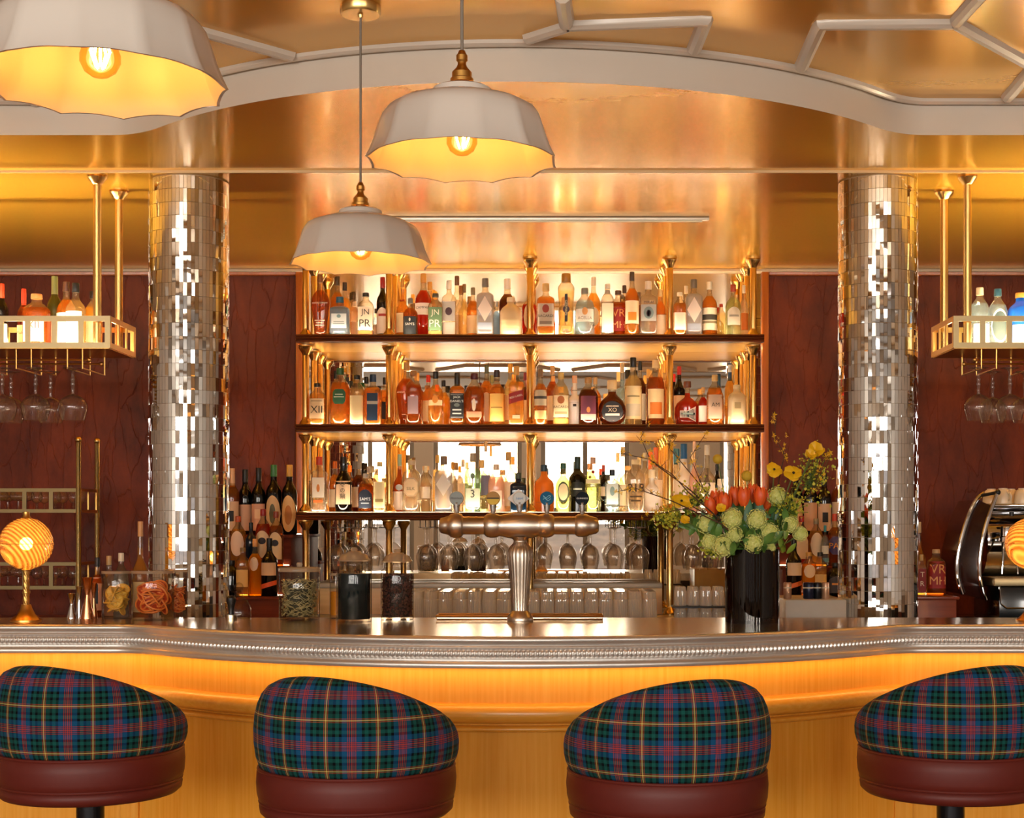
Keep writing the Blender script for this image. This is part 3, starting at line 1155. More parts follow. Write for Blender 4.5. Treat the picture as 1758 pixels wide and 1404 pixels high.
# ------------------------------------------------------------------ beer tap
TD = 5.12
U = TD / F
tap = empty('beer_tap', (PX(893, TD), TD, TOP), 'pewter beer tap tower with a T-shaped bar and five badges', 'beer tap')
MB().lathe([(0.0, 0.0), (0.044, 0.0), (0.045, 0.006), (0.043, 0.014), (0.038, 0.024), (0.031, 0.032), (0.029, 0.036), (0.0, 0.036)], 32).build('base', tap_metal, tap)


def flute(a, h):
    return 1 - 0.035 * abs(math.sin(12 * a))


MB().lathe([(0.029, 0.034), (0.029, 0.05), (0.032, 0.09), (0.037, 0.15), (0.041, 0.19), (0.043, 0.22), (0.042, 0.238), (0.036, 0.252), (0.026, 0.262), (0.0225, 0.268), (0.0225, 0.274), (0.026, 0.278), (0.033, 0.286)], 96, rfun=flute).build('column', tap_metal, tap, smooth=40)
Z0 = PZ(902, TD) - TOP
bp_ = []
for px, r in ((754, 0), (754, 9), (757, 13), (765, 15), (769.5, 16), (770, 16.5), (774, 20), (780, 21.6), (788, 21.4), (793, 19.5), (794.5, 16.5), (796, 15.4), (831, 15.4), (832.5, 17), (836, 20), (843, 21.2), (851, 20.8), (856, 19), (858, 18.2), (866, 20), (880, 23), (892, 23.8), (905, 23), (919, 20), (925, 18.2), (927, 19), (932, 20.4), (941, 20.8), (947, 19.5), (950, 17), (951.5, 15.4), (987, 15.4), (988.5, 17), (992, 19.5), (1000, 20), (1008, 19), (1012, 16.5), (1018, 15.5), (1024, 14), (1028, 10), (1028.5, 0)):
    bp_.append((r * U, (px - 893) * U))
MB().lathe(bp_, 40, (0, 0, Z0), axis='x').build('crossbar', tap_metal, tap, smooth=40)
badges = [(784, '#9aa3a2', 'round', 'PRAVHA', '#20242a'), (846.5, '#b48a52', 'half', None, None), (892, '#cfd3d2', 'big', '1664', '#4a86c0'), (939, '#1f5f86', 'round', None, None), (999.5, '#131a24', 'round', 'GUINNESS', '#e9e6df')]
for px, colr, kind, word, tcol in badges:
    x = (px - 893) * U
    hp = MB()
    hp.lathe([(0.0, 0.0), (0.008, 0.0), (0.0075, 0.018), (0.011, 0.036), (0.012, 0.05), (0.0, 0.05)], 14, (x, 0, Z0 + 0.028))
    ho = hp.build('tap_handle', chrome, tap)
    r = 0.0225 if kind != 'big' else 0.021
    zc = Z0 + 0.028 + 0.05 + 0.014
    if kind == 'big':
        dm = MB()
        dm.add([(x - 0.042, 0.004, zc), (x - 0.004, 0.004, zc - 0.03), (x + 0.034, 0.004, zc), (x - 0.004, 0.004, zc + 0.032), (x - 0.042, 0.011, zc), (x - 0.004, 0.011, zc - 0.03), (x + 0.034, 0.011, zc), (x - 0.004, 0.011, zc + 0.032)],
               [(0, 1, 2, 3), (7, 6, 5, 4), (0, 4, 5, 1), (1, 5, 6, 2), (2, 6, 7, 3), (3, 7, 4, 0)])
        dm.build('badge_back', flat('#d9d2cb'), ho, smooth=None)
    MB().lathe([(0, -0.011), (r, -0.011), (r + 0.0015, -0.006), (r + 0.0015, 0.004), (0, 0.004)], 28, (x, 0, zc), axis='y').build('badge', pbr('badge_' + colr[1:], colr, 0.6, spec=.15), ho)
    if kind == 'half':
        hv = [(x + r * 0.97 * math.cos(a), -0.0122, zc + r * 0.97 * math.sin(a)) for a in [PI + PI * k / 14 for k in range(15)]]
        MB().add(hv, [tuple(range(15))]).build('badge_print', flat('#d8b53a'), ho, smooth=None)
        MB().box(x - r * 0.95, x + r * 0.95, -0.0128, -0.0122, zc - 0.002, zc + 0.0025).build('badge_print', flat('#2a221a'), ho, smooth=None)
    if word is None and kind == 'round':
        for q in range(3):
            MB().tube([(x - 0.013 + 0.026 * k / 8, -0.0118, zc - 0.004 + 0.005 * q + 0.004 * math.sin(k * 0.9 + q)) for k in range(9)], 0.0011, 5).build('badge_print', flat('#8fc3d6'), ho)
    if word:
        vs_, fs_, asp = TXT[word]
        hgt = min(0.0085, 1.7 * r / asp)
        MB().add([(x + vx * hgt, -0.0119, zc + vy * hgt) for vx, vy in vs_], fs_).build('badge_print', flat(tcol), ho, smooth=None, fix=False)
# drip tray behind the tap
dt = empty('drip_tray', (PX(893, 5.25), 5.235, TOP), 'long low metal drip tray at the back of the counter', 'drip tray')
hw = (1035 - 752) / 2 * 5.25 / F
MB().cbox(-hw, hw, -0.055, 0.06, 0, 0.012, 0.004).build('tray', worktop_metal, dt)
MB().tube([(-hw, -0.055, 0.013), (hw, -0.055, 0.013), (hw, 0.06, 0.013), (-hw, 0.06, 0.013)], 0.004, 6, closed=True).build('rim', brass_soft, dt)

# ------------------------------------------------------------------ amber globe lamps


def globe_lamp(px, d, label):
    o = empty('globe_lamp', (PX(px, d), d, TOP), label, 'table lamp', 'amber globe lamps on the counter')
    k = d / F
    MB().lathe([(0.0, 0.0), (0.052, 0.0), (0.052, 0.004), (0.046, 0.008), (0.030, 0.022), (0.020, 0.042), (0.016, 0.056), (0.0, 0.056)], 36).build('foot', brass_soft, o, smooth=50)

    def twist(a, h):
        return 1 + 0.10 * math.sin(6 * a + h * 260)
    stem = [(0.0105, 0.05 + i * 0.004) for i in range(32)]
    MB().lathe(stem, 48, rfun=twist).build('twisted_stem', brass_soft, o, smooth=60)
    MB().lathe([(0.0, 0.092), (0.0125, 0.092), (0.0135, 0.096), (0.0125, 0.100), (0, 0.1)], 20).build('stem_ring', brass_soft, o)
    MB().lathe([(0.0, 0.168), (0.016, 0.168), (0.017, 0.174), (0.013, 0.178), (0.0, 0.18)], 20).build('stem_cap', brass_soft, o)
    zc = 0.262
    gl_ = MB().sphere((0, 0, zc), 0.0885, 40, 24).build('globe', globe_glass, o, smooth=180)
    MB().tube([(0.089 * math.cos(a), 0.089 * math.sin(a), zc) for a in [2 * PI * q / 40 for q in range(40)]], 0.0012, 6, closed=True).build('seam', brass_soft, gl_)
    MB().lathe([(0.0, zc + 0.084), (0.017, zc + 0.086), (0.012, zc + 0.096), (0.012, zc + 0.108), (0, zc + 0.11)], 18).build('finial', brass_soft, o)
    MB().sphere((0, 0, zc), 0.022, 12, 8).build('bulb', emission('globe bulb', '#ffd79a', 45), o, smooth=180)


globe_lamp(45, 5.13, 'amber swirled glass globe lamp near the jiggers')
globe_lamp(1771, 5.13, 'amber swirled glass globe lamp in front of the coffee machine, cut off')

# ------------------------------------------------------------------ bottles
PROF = {   # (height, half-width) of the silhouette, cap start, cap half-width
    'std': ([(0, .9), (.012, 1), (.56, 1), (.61, .97), (.66, .84), (.71, .58), (.75, .40), (.79, .34), (.90, .32)], .86, .37, 2.0, 1.0),
    'wine': ([(0, .9), (.012, 1), (.58, 1), (.63, .95), (.68, .78), (.72, .54), (.76, .41), (.80, .38), (.9, .37)], .82, .42, 2.0, 1.0),
    'sq': ([(0, .93), (.012, 1), (.66, 1), (.70, .95), (.735, .72), (.76, .44), (.79, .36), (.9, .34)], .85, .40, 6.0, .82),
    'squat': ([(0, .92), (.015, 1), (.66, 1), (.71, .97), (.76, .85), (.80, .62), (.83, .45), (.86, .40), (.93, .40)], .91, .44, 3.2, .9),
    'tear': ([(0, .56), (.012, .62), (.15, .72), (.32, .86), (.46, .97), (.54, 1), (.61, .95), (.67, .78), (.72, .52), (.76, .34), (.80, .27), (.9, .25)], .87, .29, 2.4, .62),
    'tall': ([(0, .88), (.012, .96), (.12, .92), (.28, .85), (.48, .86), (.66, .95), (.76, 1), (.80, .9), (.835, .72), (.86, .55), (.9, .5)], .86, .56, 2.6, .95),
    'round': ([(0, .5), (.015, .58), (.08, .80), (.18, .95), (.30, 1), (.42, .96), (.53, .80), (.61, .56), (.66, .36), (.70, .30), (.9, .28)], .80, .36, 2.2, .55),
    'dec': ([(0, .78), (.015, .84), (.12, .93), (.28, 1), (.42, .97), (.52, .80), (.59, .50), (.64, .26), (.68, .21), (.9, .2)], .86, .30, 2.4, .6),
    'dome': ([(0, .93), (.012, 1), (.55, 1), (.64, .95), (.72, .80), (.78, .56), (.82, .38), (.85, .34), (.93, .34)], .88, .38, 2.2, .9),
    'long': ([(0, .9), (.012, 1), (.46, 1), (.52, .92), (.57, .66), (.61, .42), (.66, .33), (.9, .28)], .85, .33, 2.0, 1.0),
    'sloped': ([(0, .92), (.012, 1), (.52, 1), (.60, .88), (.68, .62), (.73, .42), (.78, .36), (.85, .42), (.93, .38)], .74, .42, 2.0, 1.0),
}
LIQ = {
    'amber': ('#ecb268', .28, '#e0983a'), 'gold': ('#f4cb7c', .26, '#f0b856'), 'red': ('#cc4630', .35, '#d0401f'), 'rust': ('#d48c4c', .28, '#bf6a26'), 'deep': ('#8e4a2a', .34, '#7e3416'),
    'dark': ('#1d1512', .6, '#120c0a'), 'black': ('#0c0d10', .85, '#0a0b0d'), 'green': ('#cde2c4', .2, '#c4dcb8'), 'lime': ('#ecedc0', .16, '#dcdf9a'), 'clear': ('#f3ead9', .10, '#fff1d6'),
    'pale': ('#f4dfae', .2, '#f7e0a8'), 'blue': ('#b4cbe0', .3, '#b9d0e6'), 'ice': ('#d6e6ea', .15, '#e4f2f5'), 'navy': ('#16334a', .6, '#14304a'), 'cream': ('#f0e2c4', .92, '#f0dfba'),
    'white': ('#f4efe8', .92, '#f5f0ea'), 'orange': ('#d98a34', .92, '#d88630'), 'silver': ('#c9c5c8', .45, '#cfcac8'), 'pink': ('#f0cdbb', .6, '#f2cfba'), 'vivid': ('#2f86d8', .6, '#2b80d6'), 'olive': ('#6a6a34', .5, '#5c5a2a'), 'yellow': ('#f0a418', .5, '#f0a010'),
}
LIQM = {k: glassy('spirit_' + k, c, bd, bc, .6) for k, (c, bd, bc) in LIQ.items()}
HEADSPACE = glassy('bottle glass', '#f0e4cf', .05, '#fff0d8', .5)


def surf(x, hw, hd, n):
    t = min(1.0, abs(x) / hw)
    return -hd * (1 - t ** n) ** (1.0 / n)


def bottle(name, x, y, z, h, w, kind, liq, cap, labels, label, group, fill=.74, rot=0.0, glass=None):
    prof, cs, cw, n, dr = PROF[kind]
    hw = w / 2
    hd = hw * dr
    seg = 28
    vs, fs, ms = [], [], []
    ring_t = []
    pr = list(prof)
    # cut the outline at the liquid level
    for i in range(len(pr) - 1):
        if pr[i][0] < fill < pr[i + 1][0]:
            t = (fill - pr[i][0]) / (pr[i + 1][0] - pr[i][0])
            pr.insert(i + 1, (fill, pr[i][1] + t * (pr[i + 1][1] - pr[i][1])))
            break
    bt = max(t for t, r in prof if r >= .94)
    nt_ = min([t for t, r in prof if t > bt and r <= .45] or [bt + .15])

    def radius(t):
        for (ta, ra_), (tb, rb_) in zip(prof, prof[1:]):
            if ta <= t <= tb:
                return ra_ + (rb_ - ra_) * (t - ta) / max(tb - ta, 1e-6)
        return prof[-1][1]

    def section(t):
        k_ = max(0.0, min(1.0, (t - bt) / (nt_ - bt)))       # necks are round
        r = radius(t)
        return hw * r, (hd + (hw - hd) * k_) * r, n + (2.0 - n) * k_

    for (t, r) in pr:
        sw, sd, nn = section(t)
        for k in range(seg):
            a = 2 * PI * (k + .5) / seg
            ca, sa = math.cos(a), math.sin(a)
            vs.append((sw * math.copysign(abs(ca) ** (2 / nn), ca), sd * math.copysign(abs(sa) ** (2 / nn), sa), t * h))
    m_ = len(pr)
    for j in range(m_ - 1):
        for k in range(seg):
            k2 = (k + 1) % seg
            fs.append((j * seg + k, j * seg + k2, (j + 1) * seg + k2, (j + 1) * seg + k))
            ms.append(0 if pr[j + 1][0] <= fill + 1e-6 else 1)
    fs.append(tuple(reversed(range(seg))))
    ms.append(0)
    fs.append(tuple(range((m_ - 1) * seg, m_ * seg)))
    ms.append(1)
    b = MB()
    b.v, b.f, b.m = vs, fs, ms
    opaque = liq in ('cream', 'white', 'orange', 'black', 'dark', 'navy', 'vivid', 'olive')
    o = link(name, b.mesh(name, [LIQM[liq], LIQM[liq] if opaque else (glass or HEADSPACE)], 50), None, (x, y, z), (0, 0, rot))
    tag(o, label, 'bottle', group)
    if cap:
        if not isinstance(cap, (list, tuple)):
            cap = [cap]
        c0 = cap[1] if len(cap) > 1 else cs
        r = hw * cw
        MB().lathe([(0, c0 * h), (r * .96, c0 * h), (r, c0 * h + .002), (r * .97, h - .003), (r * .9, h), (0, h)], 16).build('cap', pbr('cap_' + cap[0][1:], cap[0], .4), o)
    for lb in labels or ():
        if lb[0] == 'T':
            _, word, zc, hh, colr = lb[:5]
            slant = lb[5] if len(lb) > 5 else 0
            vt, ft, asp = TXT[word]
            hgt = min(hh * h, 1.75 * hw / asp)
            ca, sa = math.cos(slant), math.sin(slant)
            pv = []
            for vx, vy in vt:
                px_, pz_ = (vx * ca - vy * sa) * hgt, (vx * sa + vy * ca) * hgt
                sw, sd, nn = section(zc + pz_ / h)
                pv.append((px_, surf(px_, sw * 1.001, sd * 1.001, nn) - .0018, zc * h + pz_))
            MB().add(pv, ft).build('lettering', flat(colr), o, smooth=None, fix=False)
            continue
        shape, wf, z0, z1, colr = lb[:5]
        lw = min(wf, .97) * hw
        zc, zh = (z0 + z1) / 2 * h, (z1 - z0) / 2 * h
        nx, nz = 12, 5
        lift = .0008 if len(lb) < 6 else .0013

        if shape == 'wrap':
            pv = []
            for zz in (z0, (z0 + z1) / 2, z1):
                sw, sd, nn = section(zz)
                for k in range(19):
                    a = PI + PI * k / 18
                    c_, s_ = math.cos(a), math.sin(a)
                    pv.append(((sw + .001) * math.copysign(abs(c_) ** (2 / nn), c_), (sd + .001) * math.copysign(abs(s_) ** (2 / nn), s_), zz * h))
            MB().add(pv, [(q * 19 + k, q * 19 + k + 1, (q + 1) * 19 + k + 1, (q + 1) * 19 + k) for q in range(2) for k in range(18)]).build('label', flat(colr), o, smooth=40, fix=False)
            continue
        pv = []
        for q in range(nz + 1):
            v = -1 + 2 * q / nz
            for k in range(nx + 1):
                u = -1 + 2 * k / nx
                e = 1.0
                if shape == 'oval':
                    e = math.sqrt(max(0, 1 - u * u))
                elif shape == 'diamond':
                    e = 1 - abs(u)
                elif shape == 'hex':
                    e = min(1.0, 1.5 - abs(u))
                elif shape == 'bow':
                    e = .45 + .55 * max(0, u)
                elif shape == 'oct':
                    e = min(1.0, (1 - abs(u)) / .35 * .45 + .55)
                elif shape == 'arch' and v > 0:
                    e = math.sqrt(max(0, 1 - .75 * u * u))
                px_ = u * lw
                sl = (lb[6] * px_) if len(lb) > 6 else 0
                pz_ = zc + zh * e * v + sl
                sw, sd, nn = section(max(0.0, min(1.0, pz_ / h)))
                px_ = max(-sw * .985, min(sw * .985, px_))
                pv.append((px_, surf(px_, sw * 1.001, sd * 1.001, nn) - lift, pz_))
        MB().add(pv, [(q * (nx + 1) + k, q * (nx + 1) + k + 1, (q + 1) * (nx + 1) + k + 1, (q + 1) * (nx + 1) + k) for q in range(nz) for k in range(nx)]).build('label', flat(colr), o, smooth=40, fix=False)
    return o


ROWD = {'F': 7.315, 'M': 7.44, 'B': 7.545}
ROWN = {'F': 'front', 'M': 'middle', 'B': 'rear'}
# px centre, px width, px top, outline, content, cap, labels, row, description
TOPS = [
    (550, 31, 472, 'tear', 'rust', '#7a4a26', [('T', "ANGEL'S ENVY", .53, .04, '#f4e6cf'), ('rect', .5, .16, .17, '#f0d8b0'), ('rect', .4, .20, .21, '#f0d8b0'), ('rect', .55, .24, .25, '#f0d8b0')], 'F', 'amber teardrop bottle with white print'),
    (579, 24, 475, 'std', 'amber', '#4a3420', [], 'M', 'amber bottle with brown neck wrap'),
    (592, 22, 485, 'std', 'gold', '#33261c', [('rect', .8, .15, .4, '#e9d9b8')], 'B', 'golden bottle with dark cap'),
    (583.5, 33, 510, 'sq', 'blue', '#1f5f86', [('rect', .78, .18, .55, '#c3cdd2'), ('oval', .22, .44, .53, '#6a8a96', 1), ('rect', .55, .33, .345, '#55646c', 1), ('rect', .6, .28, .295, '#55646c', 1)], 'F', 'squat pale blue bottle with blue stopper'),
    (609, 18, 518, 'dome', 'clear', '#e8dcc8', [('rect', .9, .1, .5, '#fff2d8')], 'B', 'small clear bottle with white label'),
    (628, 27, 503, 'squat', 'clear', '#2e2a26', [('rect', .92, .12, .66, '#f3e0c6'), ('rect', .92, .03, .10, '#c8742c'), ('T', 'JN', .52, .17, '#2d2620'), ('T', 'PR', .28, .17, '#2d2620')], 'F', 'clear squat bottle with large dark letters'),
    (645, 14, 530, 'std', 'ice', '#55504c', [('rect', .9, .1, .5, '#efe6da')], 'B', 'tiny clear bottle with pale label'),
    (657, 21, 476, 'wine', 'dark', '#a01f1c', [('arch', .95, .08, .5, '#efe1d0'), ('rect', .6, .36, .40, '#b23a30', 1)], 'M', 'dark vermouth bottle with red collar and white label'),
    (691, 22, 478, 'long', 'gold', '#d8a04a', [('rect', .9, .1, .42, '#e8d2a4'), ('wrap', 1, .62, .64, '#b5401f')], 'M', 'golden long-necked bottle with pale label'),
    (704.5, 25, 512, 'std', 'rust', '#6f6a62', [('rect', .97, .02, .50, '#1a2026'), ('T', "SAM'S", .30, .07, '#d8d4cc'), ('oval', .12, .37, .46, '#c9c4b8', 1)], 'F', 'amber bottle with black label and grey cap'),
    (727, 28, 470, 'std', 'red', '#d39a48', [('wrap', 1, .36, .54, '#f6ece2'), ('T', 'CAMPARI', .47, .09, '#1a1512')], 'M', 'bright red bottle with white band and gold cap'),
    (738, 22, 484, 'std', 'gold', '#d6a14e', [], 'B', 'golden bottle with gold cap'),
    (747.5, 25, 504, 'squat', 'clear', '#3f3a30', [('rect', .96, .11, .66, '#6a8a63'), ('rect', .92, .03, .10, '#b48a45'), ('T', 'JN', .52, .17, '#f6eed8', 0), ('T', 'PR', .28, .17, '#f6eed8', 0)], 'F', 'squat bottle with green label and large cream letters'),
    (771, 24, 482, 'sq', 'clear', '#e6dccb', [('rect', .9, .28, .62, '#b9b3ac'), ('oval', .5, .38, .52, '#4a2f36', 1), ('rect', .9, .05, .26, '#e7d8c8')], 'F', 'clear bottle with grey label and dark round emblem'),
    (784.5, 22, 474, 'std', 'clear', '#6a4526', [('rect', .9, .1, .4, '#fff0d8')], 'B', 'clear bottle with tall brown cap'),
    (797, 20, 488, 'long', 'pale', '#7a5a34', [], 'B', 'pale bottle with long brown cap'),
    (812, 21, 494, 'std', 'amber', '#8a7a5c', [('rect', .92, .1, .45, '#ecc48e')], 'M', 'amber bottle with peach label'),
    (833, 29, 478, 'sq', 'silver', '#76706a', [('diamond', .85, .24, .68, '#dcc9bd'), ('rect', .8, .1, .22, '#8f96a6', 1)], 'F', 'ribbed silver bottle with diamond label, nearer the lamp'),
    (852, 14, 518, 'std', 'blue', '#dfe6ec', [], 'M', 'narrow pale blue bottle'),
    (871, 28, 479, 'wine', 'deep', '#f6ecdc', [], 'M', 'red-brown bottle with tall white cap'),
    (877, 38, 511, 'dome', 'cream', '#efdcb8', [('rect', .74, .17, .40, '#cbb98a')], 'F', 'wide cream bottle with tan label'),
    (909, 25, 503, 'squat', 'red', '#c9a05a', [('oval', .8, .2, .75, '#f3dfb4')], 'M', 'red bottle with cream oval label, behind a brass post'),
    (937, 30, 487, 'sq', 'amber', '#d9b272', [('rect', .92, .16, .60, '#c9b8a4'), ('oval', .4, .42, .58, '#a03a2a', 1), ('T', 'BACARDI', .36, .055, '#2a1d18'), ('rect', .7, .2, .26, '#8f7a68', 1)], 'F', 'amber bottle with grey label and red round seal'),
    (972, 29, 470, 'tall', 'pale', '#a8782e', [('rect', .17, .22, .66, '#20242c'), ('T', 'GERMAIN', .44, .07, '#d9c9a0', -PI / 2), ('oval', .42, .36, .47, '#3a2a40'), ('rect', .55, .10, .15, '#a88a4a')], 'F', 'tall fluted yellow bottle with dark vertical label'),
    (1004, 33, 495, 'dome', 'ice', '#8a8a80', [('rect', .9, .28, .55, '#d6cfc4'), ('T', 'ACELLA', .36, .06, '#6a5a4a'), ('oval', .3, .42, .58, '#d99a5a', 1)], 'F', 'round clear bottle with grey label'),
    (1019, 23, 476, 'std', 'gold', '#f4e6cc', [('oval', .9, .2, .5, '#f3e2bd')], 'M', 'golden bottle with white cap and oval label'),
    (1043, 22, 488, 'squat', 'clear', '#f4ead8', [('rect', .9, .06, .62, '#fdeccb'), ('rect', .5, .8, .88, '#b8b0a2')], 'F', 'clear bottle with tall white label'),
    (1061.5, 26, 499, 'squat', 'rust', '#5a4636', [('rect', .95, .12, .62, '#a3281e'), ('T', 'VR', .51, .16, '#f0a860'), ('T', 'MH', .26, .16, '#f0b070')], 'F', 'amber squat bottle with red label and large letters'),
    (1085, 24, 467, 'std', 'amber', '#4a3524', [('rect', .95, .18, .54, '#f3dcb4'), ('rect', .6, .23, .36, '#e58a2a', 1)], 'F', 'amber whisky bottle with brown cap and cream label'),
    (1072, 20, 490, 'std', 'amber', '#3c2c20', [], 'B', 'amber bottle with brown cap'),
    (1097, 20, 502, 'std', 'deep', '#6a5a48', [], 'B', 'deep red bottle'),
    (1113, 29, 483, 'sq', 'clear', '#efe4d6', [('rect', .9, .26, .56, '#a9a6a3'), ('oval', .6, .30, .52, '#6f7f82', 1), ('oval', .3, .34, .46, '#4a2030', 1), ('T', 'MIRAI', .60, .05, '#6a5a50')], 'F', 'clear bottle with silver label and dark red seal'),
    (1134, 18, 497, 'std', 'amber', '#e6c88e', [('rect', .95, .08, .48, '#fbeed6')], 'M', 'small amber bottle with white label'),
    (1167, 22, 502, 'squat', 'amber', '#f2e2c6', [('rect', .97, .12, .52, '#f6e3cb')], 'F', 'squat amber bottle with white label'),
    (1178, 18, 491, 'std', 'clear', '#fbf0dc', [], 'B', 'clear bottle with white cap'),
    (1191, 29, 480, 'sq', 'silver', '#6f6962', [('diamond', .85, .24, .68, '#d8c8bd'), ('rect', .8, .1, .22, '#8f96a6', 1)], 'F', 'ribbed silver bottle with diamond label, farther from the lamp'),
    (1218, 26, 484, 'std', 'amber', '#e9dcc4', [('rect', .95, .12, .52, '#f1dfc1'), ('rect', .95, .30, .40, '#3f3a30', 1), ('rect', .95, .24, .285, '#8a7a5a', 1)], 'F', 'amber bottle with black banded label'),
    (1238, 15, 522, 'squat', 'pale', '#b5401f', [], 'M', 'small pale bottle with red cap'),
    (1259, 27, 489, 'std', 'lime', '#a83a20', [('arch', .8, .2, .55, '#c9bba6'), ('rect', .6, .36, .40, '#8f8478', 1)], 'F', 'yellow-green bottle with red cap and arched label'),
    (1277, 15, 490, 'std', 'clear', '#e9dcc8', [('rect', .95, .2, .5, '#d0762e')], 'B', 'clear bottle with orange label'),
]
